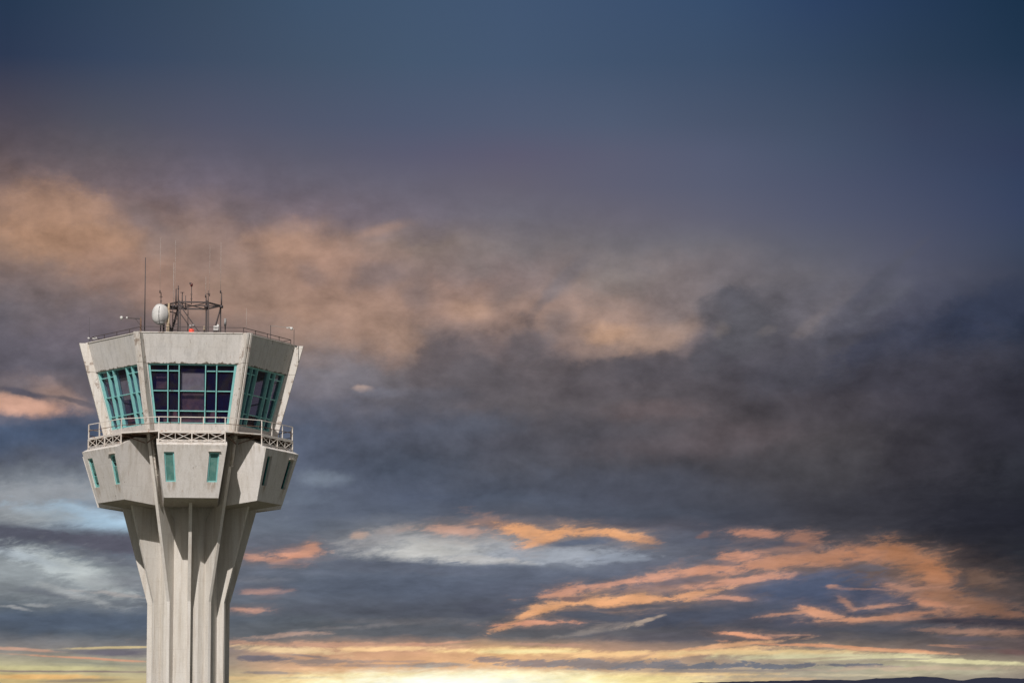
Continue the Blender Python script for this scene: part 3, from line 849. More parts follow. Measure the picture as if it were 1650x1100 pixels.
# ------------------------------------------------------------------ sky
ROWS = [0, 100, 200, 250, 300, 350, 400, 450, 500, 550, 600, 650, 700, 750, 800, 825, 850, 875, 900, 925, 950, 975, 1000, 1025, 1050, 1075, 1100, 1170, 1478]
T = {
0: [(38,56,80),(50,67,90),(58,75,97),(63,83,108),(66,86,112),(66,86,114),(62,82,111),(56,78,108),(46,66,98),(38,58,86),(28,50,74)],
100: [(46,58,82),(56,70,94),(64,78,100),(68,84,106),(70,88,112),(70,88,114),(66,84,110),(62,80,106),(54,72,98),(44,62,86),(34,54,78)],
200: [(78,74,86),(80,82,96),(83,86,105),(81,88,109),(81,90,113),(83,92,115),(81,92,115),(75,86,109),(67,80,103),(57,68,93),(47,62,87)],
250: [(96,86,92),(98,92,100),(95,92,107),(91,92,109),(91,92,113),(93,92,113),(91,94,115),(85,92,115),(73,84,107),(61,72,97),(51,62,89)],
300: [(122,102,98),(116,102,106),(111,102,113),(105,100,113),(103,100,115),(101,98,113),(95,96,115),(89,94,115),(79,86,109),(67,76,101),(53,66,93)],
350: [(140,114,102),(138,114,106),(129,112,113),(121,108,115),(113,106,117),(109,106,117),(105,102,115),(97,98,115),(85,90,111),(73,80,103),(57,68,95)],
400: [(156,126,108),(158,128,110),(140,118,112),(145,122,114),(136,120,114),(120,112,114),(112,108,114),(108,106,114),(94,96,110),(80,84,104),(60,70,92)],
450: [(128,112,110),(146,122,112),(150,125,112),(156,128,114),(138,120,116),(138,120,118),(128,118,116),(116,110,114),(104,102,110),(84,86,102),(60,66,84)],
500: [(104,98,104),(124,110,110),(148,124,112),(160,130,114),(148,124,114),(148,126,116),(140,122,116),(112,106,112),(102,100,110),(74,76,92),(48,56,74)],
550: [(98,94,104),(108,100,108),(128,112,110),(148,126,116),(132,116,112),(116,104,106),(140,120,112),(92,88,96),(78,78,88),(56,62,80),(44,52,70)],
600: [(96,92,102),(98,95,104),(104,102,112),(118,112,116),(108,102,106),(102,95,99),(98,91,96),(84,81,88),(72,70,80),(64,64,76),(52,54,66)],
650: [(130,114,112),(108,102,110),(98,97,108),(106,104,114),(100,97,104),(96,91,95),(88,83,87),(84,79,84),(76,72,78),(64,62,72),(52,52,62)],
700: [(78,92,116),(78,88,108),(84,92,108),(86,94,112),(86,90,104),(84,84,94),(86,82,88),(90,84,88),(76,72,76),(66,64,70),(52,52,62)],
750: [(88,94,108),(88,94,110),(90,96,110),(86,94,112),(80,86,100),(82,84,94),(78,78,86),(76,74,80),(74,72,76),(62,60,66),(46,48,56)],
800: [(132,138,144),(134,142,152),(110,118,130),(96,104,120),(82,90,108),(84,92,108),(80,84,98),(72,74,84),(66,66,74),(54,54,62),(42,44,52)],
825: [(146,152,156),(148,164,178),(110,118,130),(96,104,120),(88,96,112),(88,92,104),(78,84,98),(70,74,86),(62,62,70),(52,52,60),(40,42,52)],
850: [(110,116,126),(130,142,156),(106,114,126),(100,108,122),(116,118,124),(130,120,122),(100,98,108),(76,78,90),(66,66,74),(54,54,62),(40,42,52)],
875: [(88,92,104),(94,98,110),(100,105,118),(104,108,120),(150,152,156),(146,148,154),(116,120,132),(90,94,108),(84,80,86),(62,58,62),(42,44,50)],
900: [(126,134,140),(112,122,134),(100,106,118),(102,106,116),(114,120,132),(136,142,152),(114,120,134),(98,100,112),(106,94,96),(100,84,78),(44,46,52)],
925: [(144,152,156),(136,142,148),(105,110,122),(94,102,116),(90,98,114),(96,104,120),(98,104,120),(108,104,112),(116,102,102),(110,90,82),(50,50,54)],
950: [(124,130,136),(128,134,140),(100,106,118),(96,104,118),(88,96,112),(92,98,114),(98,100,112),(110,102,110),(86,90,106),(94,84,86),(64,60,62)],
975: [(106,114,122),(112,118,126),(100,106,116),(92,98,110),(84,90,103),(84,88,99),(98,94,102),(88,90,102),(76,84,104),(82,80,90),(76,68,68)],
1000: [(84,96,112),(86,98,114),(90,98,110),(92,98,106),(92,96,104),(90,92,100),(90,90,98),(84,84,94),(74,76,90),(72,72,80),(62,58,62)],
1025: [(88,96,108),(94,102,112),(98,103,110),(104,105,108),(96,98,104),(98,98,102),(104,102,106),(84,85,93),(82,81,86),(84,82,86),(80,73,76)],
1050: [(140,134,130),(138,134,132),(130,126,126),(198,156,128),(212,164,130),(230,182,134),(194,154,126),(154,134,122),(170,148,128),(128,112,106),(98,84,84)],
1075: [(186,178,142),(176,172,144),(162,152,136),(210,168,134),(226,178,132),(232,184,136),(190,162,138),(180,160,140),(168,162,144),(186,180,148),(166,154,134)],
1100: [(206,182,128),(196,178,132),(180,168,132),(236,208,152),(255,240,176),(255,246,188),(244,218,160),(204,184,150),(170,158,140),(150,140,130),(140,130,124)],
1170: [(206,160,110),(206,160,110),(210,164,110),(236,190,120),(252,216,130),(252,220,140),(236,190,120),(206,165,118),(180,150,120),(160,140,120),(150,130,118)],
1478: [(150,110,90),(150,110,90),(160,114,90),(180,124,90),(190,130,90),(190,130,90),(180,124,90),(160,114,90),(140,105,90),(130,100,90),(120,98,90)],
}
O1=(236,164,126); O2=(190,130,98); O3=(150,104,80); PE=(206,156,132)
PUFFS = [
(70,345,90,45,0,(169, 133, 111),0.7,1,1.29),(120,400,110,35,-8,(175, 137, 113),0.75,1,1.29),(140,335,40,18,0,(161, 129, 111),0.5,0.96,1.29),(230,455,120,40,-15,(159, 127, 113),0.6,1,1.29),(40,662,70,16,-6,(203, 159, 139),0.95,0.72,0.86),(95,645,55,14,-25,(170, 142, 132),0.7,0.84,0.86),(30,638,46,7,-14,(88, 86, 98),0.9,0.6,0.72),(120,655,50,5,-12,(92, 90, 100),0.7,0.6,0.72),(60,705,110,22,4,(72,86,110),.6,1.1,.8),(20,625,60,8,0,(118, 110, 116),0.5,1,1.29),(200,1044,90,2.2,2,(216, 196, 150),0.9,0.8,0.57),(40,1048,60,2.5,-3,(206, 164, 142),0.8,0.8,0.57),(190,1053,62,6,0,(112, 108, 118),0.95,0.8,0.46),(150,1062,110,2,-3,(216, 160, 130),0.8,0.8,0.57),(100,1083,160,1.8,0,(140, 122, 118),0.9,0.8,0.46),(80,1078,120,4,0,(206, 198, 148),0.7,0.8,0.46),(60,1092,110,4.5,0,(234, 186, 122),0.9,0.8,0.46),(130,1098,70,3,2,(158, 142, 120),0.9,0.8,0.46),(170,1070,90,2,-2,(140, 142, 130),0.5,0.8,0.57),(350,400,100,40,-10,(150,126,116),.45,1.3,1.5),(470,405,75,34,-10,(178,142,120),.75,1.2,1.1),(540,440,110,50,-15,(166,134,120),.7,1.3,1.1),(600,375,50,10,14,(160,132,120),.6,1.,1.1),(590,520,80,46,-30,(168,137,121),.8,1.2,1.2),(640,555,44,22,-20,(170,140,124),.7,1.,1.2),(612,447,52,24,0,(128,115,116),.65,.9,1.3),(740,492,80,34,0,(168,138,126),.7,1.3,1.5),(760,498,40,18,0,(178,145,126),.7,.9,1.2),(860,500,80,26,15,(160,134,124),.75,1.1,1.2),(985,522,80,34,0,(166,138,125),.65,1.3,1.5),(985,536,44,15,0,(188,152,128),.85,1.1,1.4),(1065,540,60,20,15,(174,144,126),.8,1.,1.2),(1085,490,50,60,0,(142,127,124),.6,1.3,1.2),(1130,450,90,36,20,(122,114,118),.5,1.3,1.2),(915,448,46,15,40,(114,108,113),.6,.9,1.3),(880,480,30,10,50,(118,110,113),.5,.9,1.3),(700,585,62,40,30,(97,90,94),.85,.55,1.3),(765,620,90,46,0,(95,90,95),.8,.6,1.3),(850,558,44,42,60,(104,97,101),.8,.6,1.3),(905,600,70,34,-20,(95,89,93),.8,.55,1.3),(985,598,80,24,0,(90,85,90),.85,.5,1.3),(1070,592,80,24,6,(86,82,88),.85,.5,1.3),(1140,570,40,30,60,(84,82,89),.8,.5,1.3),(1190,488,50,34,-20,(90,89,97),.95,.6,1.3),(1240,500,40,44,-30,(96,94,101),.6,.7,1.4),(1225,560,90,34,0,(84,82,90),.85,.6,1.3),(1195,530,70,36,10,(89,88,95),.9,.6,1.4),(1150,500,26,30,30,(100,97,103),.6,.7,1.4),(820,470,30,20,40,(130,117,116),.5,.9,1.5),(900,520,26,24,50,(124,112,112),.55,.8,1.5),(670,480,24,26,-40,(132,117,116),.55,.8,1.5),(500,440,30,16,-30,(136,118,115),.5,.9,1.5),(250,400,40,24,20,(128,114,112),.5,1.,1.5),(400,350,50,20,-20,(116,106,112),.5,1.,1.5),(220,350,40,20,-20,(118,107,110),.5,1.,1.5),(1160,528,16,14,40,(122,114,113),.6,.8,1.2),(1240,532,20,8,20,(112,106,108),.5,.8,1.2),(1330,500,60,26,30,(110,106,112),.6,1.1,1.2),(1312,520,34,9,35,(120,112,114),.5,.8,1.2),(1420,490,60,14,30,(100,101,112),.5,.9,1.1),(1430,448,90,9,41,(84,86,99),.55,.7,1.1),(1335,580,140,36,16,(78,77,86),.85,.55,1.3),(1450,548,120,28,21,(66,69,85),.85,.55,1.2),(1590,512,120,38,24,(54,61,81),.85,.6,1.1),(1500,600,160,50,10,(66,65,75),.6,1.,1.2),(1050,662,80,16,0,(106,94,96),.65,1.1,1.4),(1180,700,90,22,6,(96,87,91),.6,1.1,1.4),(980,630,110,12,4,(84,79,84),.6,.9,1.4),(1330,650,120,18,0,(74,70,76),.5,1.,1.4),(900,700,120,26,0,(82,82,90),.5,1.1,1.4),(760,690,70,20,10,(84,90,104),.5,1.1,1.4),(1080,720,120,18,0,(92,84,88),.5,1.,1.4),(640,760,90,24,0,(76,84,100),.6,1.1,1.3),(1000,780,200,22,0,(72,76,88),.6,1.1,1.3),(1300,760,160,30,0,(66,65,71),.5,1.2,1.3),(700,640,60,14,0,(92,92,102),.5,1.,1.4),(1560,700,110,70,30,(44,44,54),.5,1.4,1.1),(1600,850,100,70,0,(37,38,47),.7,1.3,1.1),(1450,740,60,40,60,(52,50,58),.5,1.1,1.3),(560,606,46,28,-10,(128,124,132),.75,1.2,1.2),(520,585,40,14,-10,(138,126,126),.6,1.,1.2),(579,630,15,6,0,(190,164,152),.9,.9,.9),(600,636,40,10,0,(122,122,134),.6,1.,1.),(455,600,50,26,-20,(112,110,120),.5,1.2,1.2),(520,772,42,11,0,(120,130,144),.75,1.1,.9),(470,800,60,14,0,(104,114,130),.5,1.1,1.1),(700,884,110,22,0,(178,179,180),.9,.9,.9),(690,886,70,14,0,(193,192,189),.9,.9,.8),(605,868,50,14,10,(160,158,160),.7,1.,1.),(640,852,40,8,10,(150,140,138),.6,1.,1.),(900,894,120,14,0,(162,168,178),.85,.8,1.),(1000,896,50,8,4,(148,156,170),.8,.8,1.),(780,902,70,6,-3,(186,184,182),.7,.8,1.),(585,862,16,7,0,(200,166,146),.6,.9,.9),(640,914,170,9,-2,(94,100,114),.95,.5,.9),(830,920,140,10,-2,(98,105,121),.8,.7,1.),(1080,915,90,14,0,(100,106,122),.6,1.,1.),(735,856,50,9,-4,(204,160,140),.75,.9,1.2),(800,842,44,12,-14,(150,122,114),.7,.9,1.2),(845,858,40,12,-8,(236,172,124),.9,.7,1.3),(868,870,30,8,20,(236,172,124),.7,.7,1.3),(905,856,36,8,6,(236,172,124),.85,.7,1.3),(960,855,32,7,0,(236,172,124),.85,.7,1.3),(1003,862,30,7,-14,(236,172,124),.9,.7,1.3),(1040,868,24,7,-8,(236,172,124),.85,.7,1.3),(938,873,52,6,4,(98,108,128),.85,.6,1.),(1100,870,60,10,0,(88,92,106),.6,.9,1.1),(435,901,48,6,-4,(208,154,132),.8,.8,1.2),(478,893,34,8,6,(226,162,134),.85,.8,1.3),(505,884,16,7,20,(214,156,130),.7,.8,1.2),(455,885,40,5,0,(104,104,114),.6,.8,1.1),(500,903,50,5,4,(112,112,122),.7,.8,1.),(428,953,36,4,4,(196,150,134),.7,.8,1.1),(398,983,36,4,0,(206,156,136),.8,.8,1.1),(420,935,50,6,0,(132,134,144),.5,1.,1.),(470,925,80,6,0,(104,110,124),.5,.9,1.1),(560,945,160,14,0,(86,94,110),.5,1.1,1.1),(620,985,150,12,0,(84,88,100),.6,1.1,1.1),(470,1022,60,4,4,(190,158,142),.7,.9,1.2),(560,1010,80,4,4,(128,124,126),.6,.9,1.2),(650,1000,110,5,0,(112,110,114),.5,1.,1.2),(800,978,60,13,0,(80,84,97),.85,.7,1.),(1290,942,120,24,4,(78,89,113),.9,.7,.9),(1380,958,90,22,0,(76,84,106),.7,.8,.9),(1130,992,160,13,4,(76,82,98),.85,.7,.9),(1075,945,110,13,8,(164,130,120),.65,1.1,1.3),(850,990,50,6,26,(236,172,124),.9,.7,1.3),(895,975,46,8,18,(242,178,128),.92,.7,1.2),(960,967,70,8,3,(242,178,128),.95,.6,1.2),(1035,965,80,7,4,(240,176,128),.92,.6,1.2),(1110,957,66,6,9,(232,170,128),.9,.7,1.3),(1175,963,40,3.5,-2,(206,152,130),.85,.8,1.),(860,1003,60,3,2,(222,158,128),.8,.8,1.2),(918,951,46,7,10,(216,156,128),.75,.8,1.4),(1000,937,60,4,8,(206,152,130),.75,.8,1.2),(1085,925,70,6,8,(216,158,132),.8,.8,1.3),(1160,916,70,8,6,(220,158,130),.85,.8,1.3),(1240,907,84,9,8,(214,152,122),.9,.8,1.2),(1190,935,80,6,8,(214,156,130),.8,.8,1.2),(1320,899,80,10,6,(192,138,110),.9,.9,1.1),(1405,892,76,14,2,(180,126,97),.92,.9,1.),(1465,898,46,20,-20,(162,113,84),.92,.8,1.),(1508,927,32,28,-40,(172,118,86),.9,.8,1.),(1205,860,42,6,-3,(190,136,114),.85,.7,1.2),(1290,868,28,12,0,(160,116,98),.75,.9,1.3),(1190,895,34,8,0,(206,148,122),.8,.8,1.3),(1280,885,60,10,0,(150,116,104),.6,1.,1.2),(1135,860,8,6,0,(150,110,98),.5,.9,1.),(1240,877,50,5,0,(88,88,100),.75,.7,1.),(1150,905,40,4,-6,(118,108,114),.7,.8,1.),(1393,915,30,7,-10,(104,99,107),.85,.6,1.),(1100,935,40,5,6,(112,104,112),.75,.7,1.2),(925,963,26,4,4,(98,90,98),.8,.7,1.1),(1505,962,50,20,-28,(174,122,93),.85,.9,1.1),(1565,975,66,14,-10,(148,107,84),.85,1.,1.1),(1612,948,46,22,0,(88,76,74),.7,1.2,1.2),(1585,932,30,12,0,(120,94,80),.6,1.,1.2),(1620,990,60,6,-4,(132,98,84),.7,.9,1.1),(1345,944,13,3,0,(172,132,118),.85,.7,.9),(1395,949,56,2.2,-2,(146,118,114),.75,.8,.9),(1448,945,28,6,-6,(182,136,116),.88,.7,1.2),(1480,948,34,3,0,(176,130,110),.8,.8,1.),(1365,972,20,7,-48,(172,131,116),.85,.7,1.),(1402,977,46,4.5,5,(184,138,118),.88,.7,1.2),(1268,988,46,2.6,6,(184,138,118),.85,.8,1.1),(1330,990,38,7,-14,(216,156,124),.92,.6,1.),(1400,997,72,3.6,1,(206,150,120),.9,.7,1.1),(1480,988,60,3.6,8,(180,130,106),.85,.8,1.1),(1500,972,32,6,-14,(184,130,104),.8,.8,1.1),(950,991,64,8,-4,(82,86,98),.92,.5,.9),(1020,976,90,4,3,(84,88,100),.7,.6,1.),(1580,1003,110,9,-2,(60,58,68),.9,.6,.6),(1440,1012,130,9,0,(80,82,92),.7,.8,.8),(990,1006,46,6,6,(150,138,132),.45,.9,1.6),(1030,1000,30,3.5,12,(186,166,148),.7,.9,1.4),(950,1016,50,4,8,(146,136,130),.6,.9,1.4),(1090,1025,130,9,0,(90,88,96),.8,.8,.8),(1300,1026,80,8,0,(82,80,88),.6,.9,.9),(1210,1022,48,3.6,-3,(234,166,130),.95,.6,.9),(1262,1021,36,2,-3,(188,144,124),.75,.8,.9),(1585,1019,80,6,-2,(158,120,102),.75,.9,1.2),(1520,1016,50,3,-4,(146,116,104),.6,.9,1.1),(1560,1028,40,4,-3,(94,88,96),.8,.7,.9),(1540,1040,44,2.6,-3,(176,134,112),.8,.8,.9),(1570,1042,36,3,-4,(92,84,90),.85,.7,.8),(1625,1050,36,4,-4,(110,86,84),.8,.8,1.),(560,1039,230,5,-1,(206,160,134),.8,.9,1.1),(470,1047,84,6,-3,(240,208,162),.9,.8,.9),(630,1044,100,4,1,(248,206,154),.9,.8,1.),(690,1036,60,2.5,3,(206,156,130),.7,.9,1.3),(840,1047,120,6,0,(255,218,156),.95,.8,.9),(850,1048,80,3.5,0,(255,238,178),.9,.9,.9),(980,1052,90,5,1,(250,206,150),.9,.8,1.),(900,1037,60,3,-2,(190,148,128),.7,.9,1.3),(1160,1040,110,4,6,(228,176,134),.9,.8,.9),(1130,1050,130,5,4,(242,196,144),.9,.8,.9),(1240,1050,180,5,0,(234,204,152),.9,.8,.8),(1350,1041,150,2.6,-3,(218,158,122),.9,.7,.8),(1440,1048,110,2.4,-3,(222,168,130),.9,.7,.8),(1340,1057,180,6,0,(216,208,168),.9,.8,.8),(1300,1060,90,2,2,(180,160,138),.7,.8,.9),(1540,1064,120,4,-3,(222,214,168),.95,.7,.7),(1440,1061,80,1.6,1,(164,154,140),.8,.7,.8),(430,1060,44,5,0,(114,110,119),.92,.6,.9),(500,1057,40,2.4,-6,(150,134,130),.8,.7,.9),(530,1065,74,4,0,(150,134,128),.85,.7,1.2),(590,1071,90,2.6,0,(166,142,130),.8,.7,1.2),(700,1070,52,4,0,(156,138,130),.88,.6,1.1),(640,1064,50,2,0,(176,148,134),.7,.8,1.1),(800,1062,50,5,0,(152,134,130),.92,.5,1.2),(865,1067,74,7,0,(148,132,129),.95,.45,1.2),(965,1069,90,8,0,(144,133,131),.95,.45,1.2),(1065,1070,80,6.5,0,(131,127,131),.95,.4,1.5),(1160,1070,70,6,0,(120,121,129),.95,.4,1.8),(1250,1071,90,5,0,(112,115,125),.95,.4,1.9),(1350,1070,64,3,0,(116,116,124),.92,.4,1.8),(1180,1078,130,2.6,0,(146,136,131),.8,.6,1.2),(1420,1073,60,2,0,(140,132,130),.8,.6,1.4),(440,1083,44,2.6,0,(148,135,130),.85,.7,1.2),(500,1090,60,1.8,2,(170,152,136),.7,.7,1.2),(395,1092,60,3,0,(222,190,142),.8,.8,1.),(560,1078,100,2.6,-1,(234,190,148),.8,.8,1.2),(1480,1076,150,4,0,(196,174,150),.75,.8,1.4),(1560,1082,80,3,0,(186,180,154),.7,.8,1.2),(1120,1084,120,2.6,0,(234,200,150),.85,.7,1.1),(1230,1092,110,2.6,0,(206,178,144),.8,.7,1.1),(1400,1086,90,2.4,0,(200,186,156),.7,.8,1.1),(700,1084,170,3.4,1,(255,226,150),.9,.9,.9),(900,1092,240,8,0,(255,232,164),.9,1.,.6),(760,1097,240,14,0,(255,238,158),.95,1.2,.5),(745,1105,215,26,0,(255,255,238),1.0,1.0,.4),(90,812,200,26,0,(146,150,156),.85,1.2,1.),(150,836,100,18,-4,(160,184,203),.9,1.1,.9),(195,846,50,9,-3,(165,192,212),.8,1.,.9),(60,840,70,12,0,(156,161,164),.7,1.1,1.),(180,822,60,6,-10,(120,132,148),.6,1.,1.1),
(60,866,120,11,-6,(84,86,99),.95,.7,.8),(190,879,90,18,-4,(88,88,101),.95,.7,.8),(170,903,80,10,-10,(96,98,110),.7,1.,1.),
(60,925,150,32,-4,(144,151,155),.85,1.2,1.),(100,915,75,15,-18,(192,200,201),.9,1.2,1.1),(150,935,60,12,-22,(176,182,182),.75,1.2,1.2),(40,900,60,8,-14,(168,178,186),.7,1.1,1.),(200,940,50,12,0,(124,127,134),.6,1.1,1.1),
(80,958,70,5,-8,(106,111,121),.7,1.,1.2),(130,962,60,6,-16,(168,171,172),.6,1.2,1.3),(25,983,26,3,-6,(172,173,174),.75,1.,1.2),(60,977,22,2.4,0,(160,162,164),.6,1.,1.2),(190,960,50,3,-6,(166,160,158),.6,1.,1.3),
(120,1003,180,15,0,(82,93,110),.8,1.,.7)
]
SKYVEIL = (.17, .168, .17, 1)
GRAIN_HI = 1.25; GRAIN_LO = .95

def ramp(N, colors, src):
    r = N.n('ShaderNodeValToRGB'); cr = r.color_ramp; cr.interpolation = 'LINEAR'
    e = cr.elements
    while len(e) > 1: e.remove(e[-1])
    e[0].position = ROWS[0] / 1478; e[0].color = lin(colors[0])
    for y, c in list(zip(ROWS, colors))[1:]:
        k = e.new(y / 1478); k.color = lin(c)
    N.l(src, r.inputs[0]); return r.outputs[0]

# group: direction -> warped angular coordinates and cloud noises
# U, V are angles in units of 1/7000 rad: U grows to the right, V grows downwards, V = 1478 is the horizon
gc = bpy.data.node_groups.new('sky_coordinates', 'ShaderNodeTree')
gc.interface.new_socket('Direction', in_out='INPUT', socket_type='NodeSocketVector')
for nm in ('Uw', 'Vw', 'Us', 'Vs', 'Rag', 'RagSoft', 'Grain', 'Az', 'El', 'Dy'): gc.interface.new_socket(nm, in_out='OUTPUT', socket_type='NodeSocketFloat')
N = NT(gc); gi = N.n('NodeGroupInput'); go = N.n('NodeGroupOutput')
sp = N.n('ShaderNodeSeparateXYZ')
nrm = N.n('ShaderNodeVectorMath', operation='NORMALIZE'); N.l(gi.outputs[0], nrm.inputs[0]); N.l(nrm.outputs[0], sp.inputs[0])
dx, dy, dz = sp.outputs
az = N.math('ARCTAN2', dx, dy)
el = N.math('ARCSINE', dz)
U = N.math('MULTIPLY_ADD', az, F, 825.0)
V = N.math('MULTIPLY_ADD', el, -F, 1472.5)
def nz(su, sv, det, rough, seed, dist=0.0):
    vec = N.comb(N.math('MULTIPLY', U, 1 / su), N.math('MULTIPLY', V, 1 / sv), seed)
    x = N.n('ShaderNodeTexNoise'); N.l(vec, x.inputs['Vector']); x.inputs['Scale'].default_value = 1
    x.inputs['Detail'].default_value = det; x.inputs['Roughness'].default_value = rough; x.inputs['Distortion'].default_value = dist
    return x
wa = nz(150, 110, 6, .58, 3.1, .0); wb = nz(90, 28, 6, .6, 9.7, .0); wc_ = nz(48, 30, 5, .62, 5.3, .0)
low = N.ss(V, 760, 880)            # 1 in the lower streaky part
vb = N.math('MULTIPLY_ADD', U, -.16, V)
act = N.ss(vb, 130, 330)           # 0 in the clear upper sky
def sep(x):
    s = N.n('ShaderNodeSeparateColor'); N.l(x.outputs['Color'], s.inputs[0]); return s.outputs
A_ = sep(wa); B_ = sep(wb); C_ = sep(wc_)
def centred(s, k): return N.math('MULTIPLY', N.math('SUBTRACT', s, .5), k)
hi = N.math('SUBTRACT', 1, low)
wu = N.math('ADD', N.math('MULTIPLY', centred(A_[0], 150), hi), N.math('MULTIPLY', centred(B_[0], 150), low))
wv = N.math('ADD', N.math('MULTIPLY', centred(A_[1], 120), hi), N.math('MULTIPLY', centred(B_[1], 42), low))
wu = N.math('ADD', N.math('MULTIPLY', wu, act), N.math('MULTIPLY', centred(C_[0], 36), act))
wv = N.math('ADD', N.math('MULTIPLY', wv, act), N.math('MULTIPLY', centred(C_[1], N.ss(V, 760, 880, 32.0, 12.0)), act))
wv = N.math('MULTIPLY', wv, N.ss(V, 1010, 1055, 1.0, .30))
N.l(N.math('MULTIPLY_ADD', wu, .75, U), go.inputs['Uw']); N.l(N.math('MULTIPLY_ADD', wv, .75, V), go.inputs['Vw'])
N.l(N.math('MULTIPLY_ADD', wu, .34, U), go.inputs['Us']); N.l(N.math('MULTIPLY_ADD', wv, .34, V), go.inputs['Vs'])
Vr = N.math('MULTIPLY_ADD', U, .13, V)     # the streaks climb gently to the right
def nzr(su, sv, det, rough, seed, dist=0.0):
    x = N.n('ShaderNodeTexNoise'); N.l(N.comb(N.math('MULTIPLY', U, 1 / su), N.math('MULTIPLY', Vr, 1 / sv), seed), x.inputs['Vector'])
    x.inputs['Scale'].default_value = 1; x.inputs['Detail'].default_value = det; x.inputs['Roughness'].default_value = rough; x.inputs['Distortion'].default_value = dist
    return x.outputs['Fac']
fine = nzr(30, 6.5, 4, .62, 31.7, .4)
N.l(N.math('MULTIPLY_ADD', N.math('SUBTRACT', fine, .5), .7, N.math('MULTIPLY_ADD', nzr(44, 14, 7, .68, 2.2, .4), 1.9, -.45)), go.inputs['Rag'])
N.l(nz(52, 40, 7, .70, 7.9, .15).outputs['Fac'], go.inputs['RagSoft'])
t1 = nz(76, 50, 7, .62, 12.4, .1).outputs['Fac']; t2 = nz(75, 20, 7, .62, 4.4, .2).outputs['Fac']
g1 = N.math('MULTIPLY_ADD', N.math('MULTIPLY', N.math('SUBTRACT', t1, .5), hi), GRAIN_HI, 1.0)
g2 = N.math('MULTIPLY_ADD', N.math('MULTIPLY', N.math('SUBTRACT', t2, .5), low), GRAIN_LO, 1.0)
g2 = N.math('MULTIPLY', g2, N.math('MULTIPLY_ADD', N.math('MULTIPLY', N.math('SUBTRACT', fine, .5), low), .22, 1.0))
gg = N.math('MULTIPLY_ADD', N.math('SUBTRACT', N.math('MULTIPLY', g1, g2), 1.0), act, 1.0)
N.l(gg, go.inputs['Grain']); N.l(az, go.inputs['Az']); N.l(el, go.inputs['El']); N.l(dy, go.inputs['Dy'])

COLG = []
for i in range(11):
    cg = bpy.data.node_groups.new('sky_column', 'ShaderNodeTree')
    cg.interface.new_socket('V', in_out='INPUT', socket_type='NodeSocketFloat'); cg.interface.new_socket('Color', in_out='OUTPUT', socket_type='NodeSocketColor')
    NG = NT(cg); gi_ = NG.n('NodeGroupInput'); go_ = NG.n('NodeGroupOutput')
    NG.l(ramp(NG, [T[y][i] for y in ROWS], gi_.outputs[0]), go_.inputs[0]); COLG.append(cg)
# group: one soft, ragged cloud laid over the colour below it
PG = bpy.data.node_groups.new('cloud', 'ShaderNodeTree')
for nm, tp in (('Below', 'Color'), ('Where', 'Vector'), ('Noise', 'Float'), ('Long', 'Vector'), ('Across', 'Vector'), ('Ragged', 'Float'), ('Core', 'Float'), ('Rim', 'Float'), ('Cover', 'Float'), ('Tint', 'Color')):
    PG.interface.new_socket(nm, in_out='INPUT', socket_type='NodeSocket' + tp)
PG.interface.new_socket('Color', in_out='OUTPUT', socket_type='NodeSocketColor')
NG = NT(PG); gi_ = NG.n('NodeGroupInput').outputs; go_ = NG.n('NodeGroupOutput')
def gdot(v):
    d = NG.n('ShaderNodeVectorMath', operation='DOT_PRODUCT'); NG.l(gi_[1], d.inputs[0]); NG.l(v, d.inputs[1]); return d.outputs['Value']
p_, q_ = gdot(gi_[3]), gdot(gi_[4])
r_ = NG.math('SQRT', NG.math('MULTIPLY_ADD', q_, q_, NG.math('MULTIPLY', p_, p_)))
h_ = NG.math('MULTIPLY_ADD', gi_[2], gi_[5], r_)
NG.l(NG.mix(NG.ss(h_, gi_[6], gi_[7], gi_[8], 0.0), gi_[0], gi_[9]), go_.inputs[0])
def sky_color(N, g, cols, puffs):
    vn = N.math('MULTIPLY', g.outputs['Vw'], 1 / 1478); cur = None
    for i in cols:
        cn = N.n('ShaderNodeGroup'); cn.node_tree = COLG[i]; N.l(vn, cn.inputs[0]); colr = cn.outputs[0]
        cur = colr if cur is None else N.mix(N.math('MAXIMUM', N.math('MINIMUM', N.math('MULTIPLY_ADD', g.outputs['Uw'], 1 / 165.0, -(i - 1)), 1.0), 0.0), cur, colr)
    W = N.comb(g.outputs['Us'], g.outputs['Vs'], 1.0)
    for (cx, cy, rx, ry, ang, c, st, soft, k) in puffs:
        a = radians(ang); ca, sa = cos(a), sin(a)
        kk = k * 1.35
        q = N.n('ShaderNodeGroup'); q.node_tree = PG; i_ = q.inputs
        N.l(cur, i_[0]); N.l(W, i_[1]); N.l(g.outputs['Rag' if cy > 790 else 'RagSoft'], i_[2])
        i_[3].default_value = (ca / rx, -sa / rx, -(cx * ca - cy * sa) / rx)
        i_[4].default_value = (sa / ry, ca / ry, -(cx * sa + cy * ca) / ry)
        i_[5].default_value = -kk; i_[6].default_value = .9 - .5 * kk - soft * .67; i_[7].default_value = .9 - .5 * kk + soft * .67
        i_[8].default_value = st; i_[9].default_value = lin(c)
        cur = q.outputs[0]
    gr = g.outputs['Grain']
    return N.mix(1.0, cur, N.comb(gr, gr, gr), 'MULTIPLY')

